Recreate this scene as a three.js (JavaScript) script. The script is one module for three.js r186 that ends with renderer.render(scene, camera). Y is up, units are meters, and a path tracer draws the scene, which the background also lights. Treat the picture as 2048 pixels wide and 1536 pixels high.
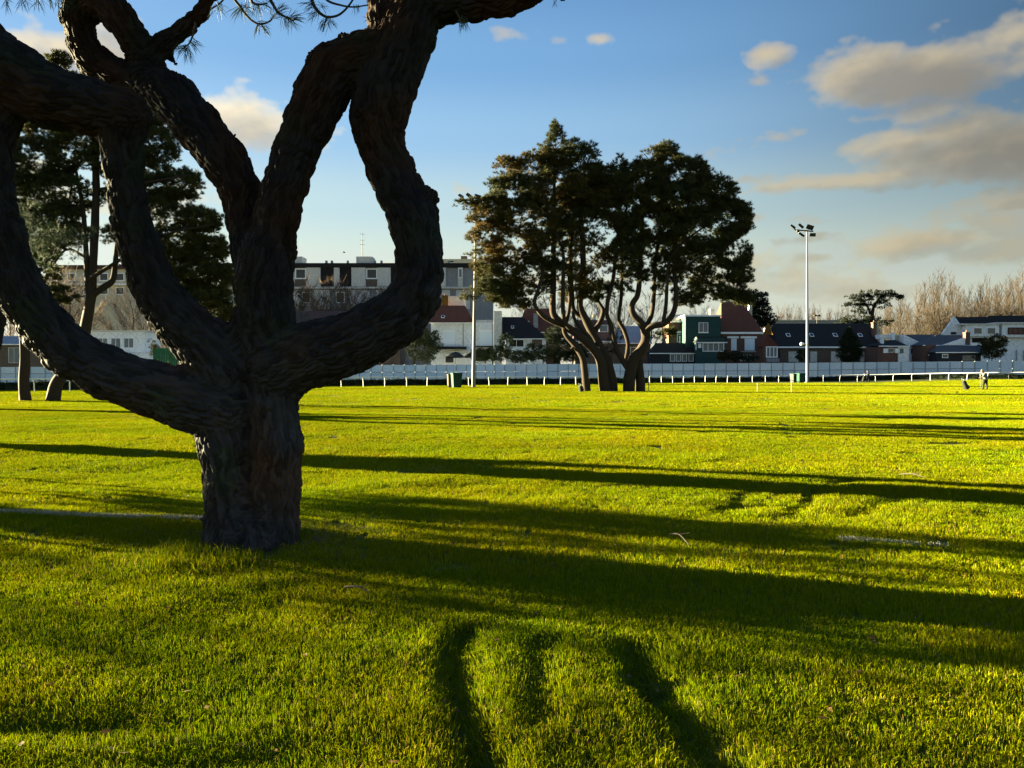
import * as THREE from 'three';
import { mergeGeometries } from 'three/addons/utils/BufferGeometryUtils.js';
import { ImprovedNoise } from 'three/addons/math/ImprovedNoise.js';

// ---------------------------------------------------------------- camera, sky, sun, exposure
const F = 1537, EYE = 1.6, PITCH = -Math.atan(24 / F);
const scene = new THREE.Scene();
const camera = new THREE.PerspectiveCamera((2 * Math.atan(768 / F) * 180) / Math.PI, 4 / 3, 0.1, 6000);
camera.position.set(0, EYE, 0);
camera.rotation.x = PITCH;
const renderer = new THREE.WebGLRenderer({ antialias: true });
renderer.toneMapping = THREE.LinearToneMapping;
const EXPOSURE = 17;
renderer.toneMappingExposure = EXPOSURE;
renderer.shadowMap.enabled = true;

const SUN_EL = (7 * Math.PI) / 180, SUN_AZ = (21 * Math.PI) / 180;   // low winter sun, left of and slightly beyond the scene
const sunDir = new THREE.Vector3(-Math.cos(SUN_AZ) * Math.cos(SUN_EL), Math.sin(SUN_EL), -Math.sin(SUN_AZ) * Math.cos(SUN_EL));
const sun = new THREE.DirectionalLight(new THREE.Color().setRGB(1, 0.86, 0.50), 5);
sun.position.copy(sunDir).multiplyScalar(200);
sun.castShadow = true;
sun.shadow.mapSize.set(4096, 4096);
Object.assign(sun.shadow.camera, { left: -120, right: 120, top: 80, bottom: -80, near: 1, far: 500 });
sun.name = 'sun';
scene.add(sun, sun.target);

const perlin = new ImprovedNoise();
const N3 = (x, y, z) => perlin.noise(x + 512.3, y + 511.7, z + 509.1);
const clamp = (x, a = 0, b = 1) => Math.min(b, Math.max(a, x));
const sstep = (a, b, x) => { const t = clamp((x - a) / (b - a)); return t * t * (3 - 2 * t); };
const lerp = (a, b, t) => a + (b - a) * t;
function rng(seed) { let s = seed >>> 0; return () => { s = (s + 0x6d2b79f5) | 0; let t = Math.imul(s ^ (s >>> 15), 1 | s); t = (t + Math.imul(t ^ (t >>> 7), 61 | t)) ^ t; return ((t ^ (t >>> 14)) >>> 0) / 4294967296; }; }
const fbm = (x, y, z, n) => { let s = 0, a = 0.5; for (let i = 0; i < n; i++) { s += a * N3(x, y, z); a *= 0.5; x = x * 2.03 + 7.1; y = y * 2.03 + 3.7; z = z * 2.03 + 1.3; } return s; };

// the direction through a place of the photograph (2048 x 1536), and the point of it at a given distance in front
function ray(px, py) {
  const x = (px - 1024) / F, y = (768 - py) / F, c = Math.cos(PITCH), s = Math.sin(PITCH);
  return new THREE.Vector3(x, y * c + s, y * s - c);
}
function at(px, py, d) { const r = ray(px, py); return r.multiplyScalar(d / -r.z).add(new THREE.Vector3(0, EYE, 0)); }
function onGround(px, py, y = 0) { const r = ray(px, py); return r.multiplyScalar((y - EYE) / r.y).add(new THREE.Vector3(0, EYE, 0)); }

function skyTexture() {
  const W = 4096, H = 2048, data = new Float32Array(W * H * 4), D = 180 / Math.PI;
  const keys = [[-90, 0.10, 0.11, 0.05], [-3, 0.22, 0.23, 0.16], [0, 0.74, 0.70, 0.54], [4, 0.76, 0.80, 0.66], [8, 0.68, 0.80, 0.70], [12, 0.52, 0.71, 0.77], [17, 0.32, 0.56, 0.82], [22, 0.205, 0.43, 0.74], [28, 0.145, 0.33, 0.63], [45, 0.17, 0.38, 0.74], [90, 0.15, 0.34, 0.68]];  // upper sky keys raised to lift the shaded surfaces
  const sunAz = Math.atan2(sunDir.z, sunDir.x);
  // clouds: azimuth, elevation, half width, half height in degrees; weight; brightness
  const clouds = [], R = rng(71);
  const add = (px, py, rx, ry, w, b) => { const r = ray(px, py); clouds.push([Math.atan2(r.z, r.x) * D, Math.atan2(r.y, Math.hypot(r.x, r.z)) * D, (rx / F) * D, (ry / F) * D, w, b]); };
  add(1735, 140, 85, 36, 1.2, 1.05); add(1830, 135, 90, 34, 1.1, 0.95); add(1910, 165, 60, 32, 0.9, 0.8); add(1665, 168, 40, 16, 0.85, 1.05); add(1790, 190, 70, 24, 0.85, 0.95); add(1840, 225, 70, 26, 0.8, 1.0);
  add(1900, 260, 90, 30, 0.9, 0.9); add(1810, 280, 64, 30, 0.95, 1.05); add(1900, 312, 120, 34, 1.0, 0.95); add(2020, 290, 100, 50, 1.05, 0.7); add(2110, 300, 100, 60, 1.0, 0.7); add(1700, 240, 30, 10, 0.35, 0.9);
  add(1544, 104, 32, 18, 1.05, 1.05); add(1522, 160, 24, 9, 0.5, 0.9); add(1194, 82, 26, 10, 0.6, 1.1); add(1030, 66, 50, 18, 0.4, 1.0); add(1112, 78, 30, 10, 0.4, 1.0);
  add(490, 250, 105, 44, 1.15, 1.5); add(420, 225, 50, 24, 0.85, 1.5); add(560, 268, 70, 28, 0.95, 1.4); add(110, 105, 130, 34, 0.9, 1.15); add(215, 100, 90, 34, 0.8, 1.1); add(230, 60, 60, 40, 0.55, 0.95);
  add(1680, 364, 100, 14, 0.9, 1); add(1770, 352, 120, 13, 0.75, 0.95); add(1560, 374, 50, 10, 0.6, 1); add(1470, 360, 60, 11, 0.55, 0.8); add(1940, 350, 150, 18, 0.7, 0.85);
  add(1560, 436, 66, 13, 0.55, 0.85); add(1800, 492, 90, 24, 0.85, 1.05); add(1880, 480, 80, 22, 0.7, 0.8); add(2010, 420, 90, 46, 0.75, 0.85); add(2030, 500, 110, 26, 0.65, 0.85);
  add(1640, 516, 60, 9, 0.6, 0.55); add(1600, 480, 50, 9, 0.5, 0.6); add(1560, 560, 120, 32, 0.75, 1.05); add(1680, 590, 130, 22, 0.5, 0.85); add(1520, 530, 70, 24, 0.6, 1.0); add(1460, 300, 60, 14, 0.3, 0.9); add(1520, 275, 70, 12, 0.35, 0.9);
  add(900, 532, 90, 12, 0.7, 1.25); add(1100, 560, 140, 12, 0.5, 1.15); add(640, 540, 80, 8, 0.4, 1.2); add(300, 420, 140, 40, 0.45, 1.15); add(60, 360, 120, 50, 0.55, 1.15); add(930, 380, 70, 14, 0.3, 1.0);
  for (let i = 0; i < 34; i++) { const a = lerp(-180, 180, (i + R()) / 34), e = 3 + 30 * R() * R(), w = 4 + 7 * R(); if (a > -126 && a < -54) { R(); R(); continue; } clouds.push([a, e, w, w * (0.2 + 0.14 * R()), 1.0 + 0.3 * R(), 1.05 + 0.2 * R()]); }
  for (const c of clouds) c[0] = ((c[0] + 540) % 360) - 180;
  const density = (az, el) => {
    let m = 0, bb = 0, sw = 0;
    for (const c of clouds) {
      let da = az - c[0]; if (da > 180) da -= 360; else if (da < -180) da += 360;
      const u = da / c[2]; if (u > 2 || u < -2) continue;
      const v = (el - c[1]) / c[3]; if (v > 2 || v < -2) continue;
      const f = c[4] * Math.exp(-(u * u + v * v) * 0.9);
      m = Math.max(m, f) * 0.75 + (m + f) * 0.25; bb += c[5] * f; sw += f;
    }
    if (m < 0.06) return [0, 1];
    const k = 0.23, n = fbm(az * k, el * k * 1.9, 3.3, 6) + 0.55 * fbm(az * k * 3.1 + 9, el * k * 5.2, 8.8, 4);
    return [clamp((m + n * 0.8 - 0.22) * 1.0), bb / sw];
  };
  const col = [0, 0, 0];
  for (let row = 0; row < H; row++) {
    const el = ((row + 0.5) / H - 0.5) * 180;
    let k = 0; while (k < keys.length - 2 && keys[k + 1][0] < el) k++;
    const t = sstep(0, 1, (el - keys[k][0]) / (keys[k + 1][0] - keys[k][0]));
    for (let x = 0; x < W; x++) {
      const az = ((x + 0.5) / W - 0.5) * 360, ce = Math.cos(el / D);
      const dx = Math.cos(az / D) * ce, dy = Math.sin(el / D), dz = Math.sin(az / D) * ce;
      const cs = dx * sunDir.x + dy * sunDir.y + dz * sunDir.z, g = Math.acos(clamp(cs, -1, 1)) * D;
      const side = 0.90 + 0.36 * Math.exp(-((g / 62) ** 2)) + 0.95 * sstep(110, 155, g) - 0.46 * Math.exp(-(((g - 105) / 19) ** 2)) * sstep(2, 18, el) - 0.1 * Math.exp(-(((g - 105) / 24) ** 2));  // sky behind the camera brightened to light the shaded walls
      for (let c = 0; c < 3; c++) col[c] = lerp(keys[k][c + 1], keys[k + 1][c + 1], t) * side;
      const cool = sstep(112, 160, g); col[0] *= 1 - 0.24 * cool; col[2] *= 1 + 0.12 * cool;  // and cooled there, for bluer light on those walls
      const glow = 0.9 * Math.exp(-((g / 13) ** 2)) + 0.16 * Math.exp(-((g / 34) ** 2));
      col[0] += glow; col[1] += glow * 0.82; col[2] += glow * 0.5;
      if (el > 0.5 && el < 45) {
        const [d, b] = density(az, el);
        if (d > 0.004) {
          const up = density(az - 1.3 * (dx > 0 ? 1 : 0.4), el + 0.85)[0];
          const lit = Math.exp(-lerp(1.0, 0.3, sstep(105, 150, g)) * up) * (0.72 + 0.28 * sstep(120, 40, g) + 0.5 * sstep(118, 165, g)), thin = 1 - Math.exp(-2.4 * d);  // clouds behind the camera get extra brightness as well
          const s = b * (0.9 + 0.35 * Math.exp(-((g / 55) ** 2))), low = sstep(9, 2, el);
          const cr = lerp(0.19, 0.80, lit) * s, cg = lerp(0.195, 0.655, lit) * s, cb = lerp(0.20, 0.405, lit) * s;
          const a = thin * lerp(0.94, 0.6, low);
          col[0] = lerp(col[0], cr, a); col[1] = lerp(col[1], cg, a); col[2] = lerp(col[2], cb, a);
        }
      }
      const o = (row * W + x) * 4;
      data[o] = col[0] / EXPOSURE; data[o + 1] = col[1] / EXPOSURE; data[o + 2] = col[2] / EXPOSURE; data[o + 3] = 1;
    }
  }
  const tx = new THREE.DataTexture(data, W, H, THREE.RGBAFormat, THREE.FloatType);
  tx.mapping = THREE.EquirectangularReflectionMapping; tx.magFilter = THREE.LinearFilter; tx.minFilter = THREE.LinearFilter; tx.needsUpdate = true;
  return tx;
}
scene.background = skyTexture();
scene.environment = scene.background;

// ---------------------------------------------------------------- helpers
const V = (x, y, z) => new THREE.Vector3(x, y, z);
function noiseMap(size, fn, srgb = false) {
  const d = new Uint8Array(size * size * 4);
  for (let y = 0; y < size; y++) for (let x = 0; x < size; x++) { const c = fn(x / size, y / size), o = (y * size + x) * 4; d[o] = clamp(c[0]) * 255; d[o + 1] = clamp(c[1]) * 255; d[o + 2] = clamp(c[2]) * 255; d[o + 3] = 255; }
  const t = new THREE.DataTexture(d, size, size); t.wrapS = t.wrapT = THREE.RepeatWrapping; t.magFilter = THREE.LinearFilter; t.minFilter = THREE.LinearFilter; if (srgb) t.colorSpace = THREE.SRGBColorSpace; t.needsUpdate = true; return t;
}
const TAU = Math.PI * 2;
const tile = (u, v, f, z, n = 4) => fbm(Math.cos(u * TAU) * f, Math.sin(u * TAU) * f + Math.cos(v * TAU) * f, z + Math.sin(v * TAU) * f, n);   // repeats without a seam
const T = {
  plaster: noiseMap(256, (u, v) => { const n = 0.84 + 0.36 * tile(u, v, 1.6, 1, 5) + 0.12 * tile(u, v, 9, 5, 2); return [n, n, n]; }),
  grain: noiseMap(256, (u, v) => { const n = 0.78 + 0.4 * tile(u, v, 2.6, 3, 5); return [n, n * (1 + 0.06 * tile(u, v, 2, 8, 2)), n]; }),
  tiles: noiseMap(256, (u, v) => { const n = 0.78 + 0.35 * tile(u, v, 2.2, 6, 5) + 0.10 * Math.sin(v * TAU * 16); return [n, n * 0.98, n * 0.96]; }),
  boards: noiseMap(256, (u, v) => { const n = 0.8 + 0.25 * tile(u * 4 % 1, v, 1.2, 7, 4) - 0.25 * sstep(0.9, 0.99, (u * 8) % 1); return [n, n, n]; }),
};
function mat(r, g, b, rough = 0.85, o = {}) {
  const { tex, ...rest } = o;
  const m = new THREE.MeshPhysicalMaterial({ roughness: rough, specularIntensity: 0.3, ...rest }); m.color.setRGB(r, g, b); if (tex) m.map = T[tex]; return m;
}
const used = new Map();
const numbered = (n) => { const k = used.get(n) ?? 0; used.set(n, k + 1); return k ? n + '_' + String(k).padStart(3, '0') : n; };
function tag(o, label, category, group, kind) { o.userData.label = label; if (category) o.userData.category = category; if (group) o.userData.group = group; if (kind) o.userData.kind = kind; return o; }
function thing(name, label, category, base, group) {
  const o = new THREE.Group(); o.name = numbered(name); o.position.copy(base); o.base = base.clone(); scene.add(o); return tag(o, label, category, group);
}
// a part whose geometry is given in world places
function part(parent, name, geo, m, label) {
  if (Array.isArray(geo)) geo = geo.length > 1 ? mergeGeometries(geo.map((g) => (g.index ? g.toNonIndexed() : g))) : geo[0];
  const b = parent.base; geo.translate(-b.x, -b.y, -b.z);
  const o = new THREE.Mesh(geo, m); o.name = name; o.base = b; o.castShadow = o.receiveShadow = true; if (label) o.userData.label = label; parent.add(o); return o;
}
function struct(name, geo, m, label, kind = 'structure') {
  const o = new THREE.Mesh(geo, m); o.name = numbered(name); o.receiveShadow = o.castShadow = true; scene.add(o); return tag(o, label, null, null, kind);
}
function metreUV(g, s = 1) {
  if (g.index) g = g.toNonIndexed();
  g.computeVertexNormals();
  const p = g.attributes.position, n = g.attributes.normal, uv = new Float32Array(p.count * 2);
  for (let i = 0; i < p.count; i++) {
    const ax = Math.abs(n.getX(i)), ay = Math.abs(n.getY(i)), az = Math.abs(n.getZ(i)), x = p.getX(i), y = p.getY(i), z = p.getZ(i);
    if (ay > ax && ay > az) { uv[i * 2] = x * s; uv[i * 2 + 1] = z * s; } else if (ax > az) { uv[i * 2] = z * s; uv[i * 2 + 1] = y * s; } else { uv[i * 2] = x * s; uv[i * 2 + 1] = y * s; }
  }
  g.setAttribute('uv', new THREE.BufferAttribute(uv, 2)); return g;
}
function box(x0, x1, y0, y1, z0, z1, s = 0.25) { const g = new THREE.BoxGeometry(x1 - x0, y1 - y0, Math.abs(z1 - z0)); g.translate((x0 + x1) / 2, (y0 + y1) / 2, (z0 + z1) / 2); return metreUV(g, s); }
// a closed body from an outline in x,y pushed from z0 back to z1
function prism(pts, z0, z1, s = 0.25) {
  const sh = new THREE.Shape(pts.map((p) => new THREE.Vector2(p[0], p[1]))), g = new THREE.ExtrudeGeometry(sh, { depth: Math.abs(z1 - z0), bevelEnabled: false });
  g.translate(0, 0, Math.min(z0, z1)); return metreUV(g, s);
}
function hull8(f, b, s = 0.25) {   // four front corners, four back corners (same order, anticlockwise from the front)
  const q = [...f, ...b].map((v) => v.toArray()), idx = [0, 1, 2, 0, 2, 3, 5, 4, 7, 5, 7, 6, 4, 0, 3, 4, 3, 7, 1, 5, 6, 1, 6, 2, 3, 2, 6, 3, 6, 7, 4, 5, 1, 4, 1, 0];
  const g = new THREE.BufferGeometry(); g.setAttribute('position', new THREE.BufferAttribute(new Float32Array(idx.flatMap((i) => q[i])), 3)); return metreUV(g, s);
}
// a tapered tube through points, radius at every point; wob roughens it
function tube(pts, radii, sides = 8, per = 4, wob = 0, seed = 1) {
  const c = new THREE.CatmullRomCurve3(pts, false, 'centripetal'), n = (pts.length - 1) * per, pos = [], uv = [], idx = [], nor = [];
  let u = null, len = 0, last = null;
  for (let i = 0; i <= n; i++) {
    const t = i / n, p = c.getPoint(t), d = c.getTangent(t), k = Math.min(pts.length - 2, Math.floor(t * (pts.length - 1))), r = lerp(radii[k], radii[k + 1], t * (pts.length - 1) - k);
    if (!u) u = Math.abs(d.y) > 0.9 ? V(1, 0, 0) : V(0, 1, 0);
    u = u.clone().sub(d.clone().multiplyScalar(u.dot(d))).normalize();
    const w = d.clone().cross(u);
    if (last) len += p.distanceTo(last); last = p;
    for (let j = 0; j <= sides; j++) {
      const a = (j / sides) * TAU, e = u.clone().multiplyScalar(Math.cos(a)).add(w.clone().multiplyScalar(Math.sin(a)));
      const rr = r * (1 + (wob ? wob * N3(Math.cos(a) * 1.7 + seed, Math.sin(a) * 1.7, len * 1.1 + seed * 3) : 0));
      pos.push(p.x + e.x * rr, p.y + e.y * rr, p.z + e.z * rr); nor.push(e.x, e.y, e.z); uv.push((j / sides) * 2, len);
    }
  }
  for (let i = 0; i < n; i++) for (let j = 0; j < sides; j++) { const a = i * (sides + 1) + j, b = a + sides + 1; idx.push(a, a + 1, b, a + 1, b + 1, b); }
  const cap = pos.length / 3, p0 = c.getPoint(0), p1 = c.getPoint(1), d1 = c.getTangent(1), d0 = c.getTangent(0);
  pos.push(p0.x, p0.y, p0.z, p1.x, p1.y, p1.z); nor.push(-d0.x, -d0.y, -d0.z, d1.x, d1.y, d1.z); uv.push(0, 0, 0, len);
  for (let j = 0; j < sides; j++) { idx.push(cap, j + 1, j); const a = n * (sides + 1) + j; idx.push(cap + 1, a, a + 1); }
  const g = new THREE.BufferGeometry();
  g.setAttribute('position', new THREE.BufferAttribute(new Float32Array(pos), 3)); g.setAttribute('normal', new THREE.BufferAttribute(new Float32Array(nor), 3)); g.setAttribute('uv', new THREE.BufferAttribute(new Float32Array(uv), 2)); g.setIndex(idx);
  return g;
}
const stick = (a, b, r0, r1 = r0, sides = 6) => tube([a, b], [r0, r1], sides, 1);

// ---------------------------------------------------------------- a skin over tapered bones (naive surface nets over a distance field)
function skin(bones, cell, k, rough) {
  const B = 10, blocks = new Map(), half = B * cell * 0.5, diag = half * 1.7321;
  const dist = (b, x, y, z) => {
    const ux = b.bx - b.ax, uy = b.by - b.ay, uz = b.bz - b.az, t = clamp(((x - b.ax) * ux + (y - b.ay) * uy + (z - b.az) * uz) / b.l2);
    return Math.hypot(x - b.ax - ux * t, y - b.ay - uy * t, z - b.az - uz * t) - lerp(b.ra, b.rb, t);
  };
  bones = bones.map((b, n) => ({ ax: b.a.x, ay: b.a.y, az: b.a.z, bx: b.b.x, by: b.b.y, bz: b.b.z, ra: b.ra, rb: b.rb, id: b.id, k: b.k ?? k, u: b.u, w: b.w, s: b.s ?? 0, len: b.a.distanceTo(b.b), chain: b.chain ?? 0, l2: Math.max(1e-9, b.a.distanceToSquared(b.b)), d: b.b.clone().sub(b.a).normalize() }));
  for (const b of bones) {
    const m = Math.max(b.ra, b.rb) + k * 1.5 + cell * 3, lo = [Math.min(b.ax, b.bx) - m, Math.min(b.ay, b.by) - m, Math.min(b.az, b.bz) - m].map((v) => Math.floor(v / (B * cell))), hi = [Math.max(b.ax, b.bx) + m, Math.max(b.ay, b.by) + m, Math.max(b.az, b.bz) + m].map((v) => Math.floor(v / (B * cell)));
    for (let i = lo[0]; i <= hi[0]; i++) for (let j = lo[1]; j <= hi[1]; j++) for (let l = lo[2]; l <= hi[2]; l++) {
      const d = dist(b, (i + 0.5) * B * cell, (j + 0.5) * B * cell, (l + 0.5) * B * cell);
      if (d > diag + k * 1.5 + cell * 3) continue;
      const key = ((i + 2000) * 4096 + j + 2000) * 4096 + l + 2000;
      let e = blocks.get(key); if (!e) blocks.set(key, (e = { i, j, l, list: [], inside: false }));
      e.list.push(b); if (d < -diag - k) e.inside = true;
    }
  }
  const value = (list, x, y, z) => {
    let s = 1e3;
    for (const b of list) { const d = dist(b, x, y, z), h = Math.max(b.k - Math.abs(s - d), 0) / b.k; s = Math.min(s, d) - h * h * b.k * 0.25; }
    return s;
  };
  const M = B + 1, f = new Float32Array(M * M * M), cells = new Map(), pos = [], lists = [], signs = [], coords = [];
  const key = (x, y, z) => ((x + 8192) * 16384 + y + 8192) * 16384 + z + 8192;
  for (const e of blocks.values()) {
    if (e.inside) continue;
    const c0 = value(e.list, (e.i + 0.5) * B * cell, (e.j + 0.5) * B * cell, (e.l + 0.5) * B * cell);
    if (Math.abs(c0) > diag + k + cell * 2) continue;
    for (let x = 0; x < M; x++) for (let y = 0; y < M; y++) for (let z = 0; z < M; z++) f[(x * M + y) * M + z] = value(e.list, (e.i * B + x) * cell, (e.j * B + y) * cell, (e.l * B + z) * cell);
    for (let x = 0; x < B; x++) for (let y = 0; y < B; y++) for (let z = 0; z < B; z++) {
      let n = 0, sx = 0, sy = 0, sz = 0, mask = 0;
      const c = []; for (let q = 0; q < 8; q++) { c[q] = f[((x + (q & 1)) * M + y + ((q >> 1) & 1)) * M + z + (q >> 2)]; if (c[q] < 0) mask |= 1 << q; }
      if (mask === 0 || mask === 255) continue;
      for (let q = 0; q < 8; q++) for (let ax = 0; ax < 3; ax++) {
        const o = q | (1 << ax); if (o === q || (c[q] < 0) === (c[o] < 0)) continue;
        const t = c[q] / (c[q] - c[o]); n++;
        sx += (q & 1) + (ax === 0 ? t : 0); sy += ((q >> 1) & 1) + (ax === 1 ? t : 0); sz += (q >> 2) + (ax === 2 ? t : 0);
      }
      const X = e.i * B + x, Y = e.j * B + y, Z = e.l * B + z;
      cells.set(key(X, Y, Z), pos.length / 3); pos.push((X + sx / n) * cell, (Y + sy / n) * cell, (Z + sz / n) * cell); lists.push(e.list); signs.push(mask); coords.push(X, Y, Z);
    }
  }
  const count = pos.length / 3, tri = [], id = new Int32Array(count), dirs = new Float32Array(count * 3);
  const quad = (a, b, c, d, flip) => { if (a === undefined || b === undefined || c === undefined || d === undefined) return; if (flip) tri.push(a, c, b, a, d, c); else tri.push(a, b, c, a, c, d); };
  for (let v = 0; v < count; v++) {
    const X = coords[v * 3], Y = coords[v * 3 + 1], Z = coords[v * 3 + 2], s = signs[v] & 1;
    if (s !== ((signs[v] >> 1) & 1)) quad(v, cells.get(key(X, Y - 1, Z)), cells.get(key(X, Y - 1, Z - 1)), cells.get(key(X, Y, Z - 1)), !s);
    if (s !== ((signs[v] >> 2) & 1)) quad(v, cells.get(key(X, Y, Z - 1)), cells.get(key(X - 1, Y, Z - 1)), cells.get(key(X - 1, Y, Z)), !s);
    if (s !== ((signs[v] >> 4) & 1)) quad(v, cells.get(key(X - 1, Y, Z)), cells.get(key(X - 1, Y - 1, Z)), cells.get(key(X, Y - 1, Z)), !s);
  }
  const normals = () => {
    const n = new Float32Array(count * 3);
    for (let t = 0; t < tri.length; t += 3) {
      const a = tri[t] * 3, b = tri[t + 1] * 3, c = tri[t + 2] * 3, ux = pos[b] - pos[a], uy = pos[b + 1] - pos[a + 1], uz = pos[b + 2] - pos[a + 2], vx = pos[c] - pos[a], vy = pos[c + 1] - pos[a + 1], vz = pos[c + 2] - pos[a + 2];
      const nx = uy * vz - uz * vy, ny = uz * vx - ux * vz, nz = ux * vy - uy * vx;
      for (const i of [a, b, c]) { n[i] += nx; n[i + 1] += ny; n[i + 2] += nz; }
    }
    for (let i = 0; i < n.length; i += 3) { const l = Math.hypot(n[i], n[i + 1], n[i + 2]) || 1; n[i] /= l; n[i + 1] /= l; n[i + 2] /= l; }
    return n;
  };
  let nor = normals();
  for (let v = 0; v < count; v++) {
    let best = 1e9, who = null, W = 0;
    const x = pos[v * 3], y = pos[v * 3 + 1], z = pos[v * 3 + 2], ds = lists[v].map((b) => dist(b, x, y, z));
    lists[v].forEach((b, i) => { if (ds[i] < best) { best = ds[i]; who = b; } });
    id[v] = who.id; if (!who.u) continue;
    lists[v].forEach((b, i) => {   // place on the skin in the limb's own frame: across, across, along
      if (b.chain !== who.chain) return;
      const w = Math.exp(-(ds[i] - best) * 22), ax = x - b.ax, ay = y - b.ay, az = z - b.az, t = ax * b.d.x + ay * b.d.y + az * b.d.z;
      dirs[v * 3] += w * (ax * b.u.x + ay * b.u.y + az * b.u.z); dirs[v * 3 + 1] += w * (ax * b.w.x + ay * b.w.y + az * b.w.z); dirs[v * 3 + 2] += w * (b.s + t); W += w;
    });
    for (let c = 0; c < 3; c++) dirs[v * 3 + c] /= W;
  }
  const colors = rough ? new Float32Array(count * 3) : null;
  if (rough) {
    const moved = new Float32Array(count);
    for (let v = 0; v < count; v++) moved[v] = rough(pos[v * 3], pos[v * 3 + 1], pos[v * 3 + 2], dirs[v * 3], dirs[v * 3 + 1], dirs[v * 3 + 2], id[v], colors, v * 3);
    for (let v = 0; v < count; v++) for (let c = 0; c < 3; c++) pos[v * 3 + c] += nor[v * 3 + c] * moved[v];
    nor = normals();
  }
  const out = new Map();   // the skin cut into one piece per bone id; pieces share the points along the cut
  const of = (t) => { const a = id[tri[t]], b = id[tri[t + 1]], c = id[tri[t + 2]]; return b === c ? b : a; };
  for (let t = 0; t < tri.length; t += 3) { const i = of(t); if (!out.has(i)) out.set(i, []); out.get(i).push(tri[t], tri[t + 1], tri[t + 2]); }
  const pieces = new Map();
  for (const [i, list] of out) {
    const map = new Map(), p = [], n = [], c = [], ix = [];
    for (const v of list) { let q = map.get(v); if (q === undefined) { map.set(v, (q = p.length / 3)); for (let a = 0; a < 3; a++) { p.push(pos[v * 3 + a]); n.push(nor[v * 3 + a]); if (colors) c.push(colors[v * 3 + a]); } } ix.push(q); }
    const g = new THREE.BufferGeometry(); g.setAttribute('position', new THREE.BufferAttribute(new Float32Array(p), 3)); g.setAttribute('normal', new THREE.BufferAttribute(new Float32Array(n), 3)); if (colors) g.setAttribute('color', new THREE.BufferAttribute(new Float32Array(c), 3)); g.setIndex(ix);
    pieces.set(i, g);
  }
  return pieces;
}

// ---------------------------------------------------------------- the lawn
const TREE = onGround(505, 1100);   // foot of the big pine
const TREE_D = 7.1;
// wheel ruts pressed into the turf, from the bottom of the picture and again farther out
const RUTS = [[0.1, 1, [[975, 1560], [952, 1500], [928, 1420], [908, 1350], [905, 1300], [930, 1250]]], [0.11, 1, [[1480, 1570], [1430, 1520], [1375, 1450], [1320, 1390], [1280, 1330], [1262, 1290]]], [0.07, 0.4, [[1075, 1440], [1070, 1380], [1068, 1320], [1085, 1280]]],
  [0.13, 0.8, [[1450, 1022], [1475, 1000], [1500, 982], [1540, 966]]], [0.12, 0.55, [[1512, 1020], [1545, 1000], [1585, 980], [1620, 968]]], [0.13, 0.8, [[1575, 1024], [1605, 1002], [1640, 980], [1690, 962]]], [0.1, 0.4, [[1700, 1030], [1760, 1010], [1830, 990]]]].map(([w, h, p]) => [w, h, p.map(([x, y]) => { const q = onGround(x, y); return [q.x, q.z]; })]);
function rutAt(x, z) {
  let s = 0;
  for (const [w, h, p] of RUTS) {
    if (Math.abs(z - p[0][1]) > 4 || Math.abs(x - p[0][0]) > 3) continue;
    let m = 9; for (let i = 0; i < p.length - 1; i++) { const ux = p[i + 1][0] - p[i][0], uz = p[i + 1][1] - p[i][1], t = clamp(((x - p[i][0]) * ux + (z - p[i][1]) * uz) / (ux * ux + uz * uz)); m = Math.min(m, Math.hypot(x - p[i][0] - ux * t, z - p[i][1] - uz * t)); }
    const r = m / w, e = h * (0.75 + 0.5 * N3(x * 2, 5, z * 2)); s = Math.max(s, e * Math.exp(-r * r)) - 0.22 * e * Math.exp(-((r - 2.1) ** 2) * 1.6);
  }
  return s;
}
function landY(x, z) {
  const d = Math.hypot(x, z), near = 1 - sstep(25, 70, d);
  let y = 0.5 * sstep(48, 72, x) * sstep(60, 105, -z);
  y += 0.045 * N3(x / 9, 1.1, z / 6) * near + 0.027 * N3(x / 2.3, 4.2, z / 1.5) * near + 0.019 * N3(x / 0.8, 7.7, z / 0.6) * (1 - sstep(9, 22, d));
  y += 0.035 * Math.exp(-((x + 2.36) ** 2 + (z + 6.95) ** 2) / 0.85);
  if (d < 16) {
    y -= 0.075 * rutAt(x, z);
    const dip = (cx, cz, sx, sz, h) => { y -= h * Math.exp(-(((x - cx) / sx) ** 2) - ((z - cz) / sz) ** 2); };
    dip(0.72, -3.95, 0.2, 0.14, 0.05); dip(-2.2, -3.5, 0.55, 0.12, 0.045); dip(-1.2, -3.15, 0.5, 0.14, 0.035);
  }
  return y;
}
function landGrid() {
  const axis = (fine, step, far, grow) => { const a = [0]; let s = step, p = 0; while (p < far) { if (p > fine) s *= grow; p += s; a.push(p); } return a; };
  const right = axis(6, 0.08, 2600, 1.09), back = axis(9, 0.08, 2600, 1.05), front = axis(3, 0.3, 60, 1.2);
  const xs = [...right.slice(1).map((v) => -v).reverse(), ...right], zs = [...front.slice(1).reverse(), ...back.map((v) => -v)];
  const pos = [], uv = [], idx = [], w = xs.length;
  for (const z of zs) for (const x of xs) { pos.push(x, landY(x, z) - 0.02 * (1 - sstep(20, 40, Math.hypot(x, z))), z); uv.push(x / 3, z / 3); }
  for (let j = 0; j < zs.length - 1; j++) for (let i = 0; i < w - 1; i++) { const a = j * w + i; idx.push(a, a + w, a + 1, a + 1, a + w, a + w + 1); }
  const g = new THREE.BufferGeometry(); g.setAttribute('position', new THREE.BufferAttribute(new Float32Array(pos), 3)); g.setAttribute('uv', new THREE.BufferAttribute(new Float32Array(uv), 2)); g.setIndex(idx); g.computeVertexNormals(); return g;
}
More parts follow.
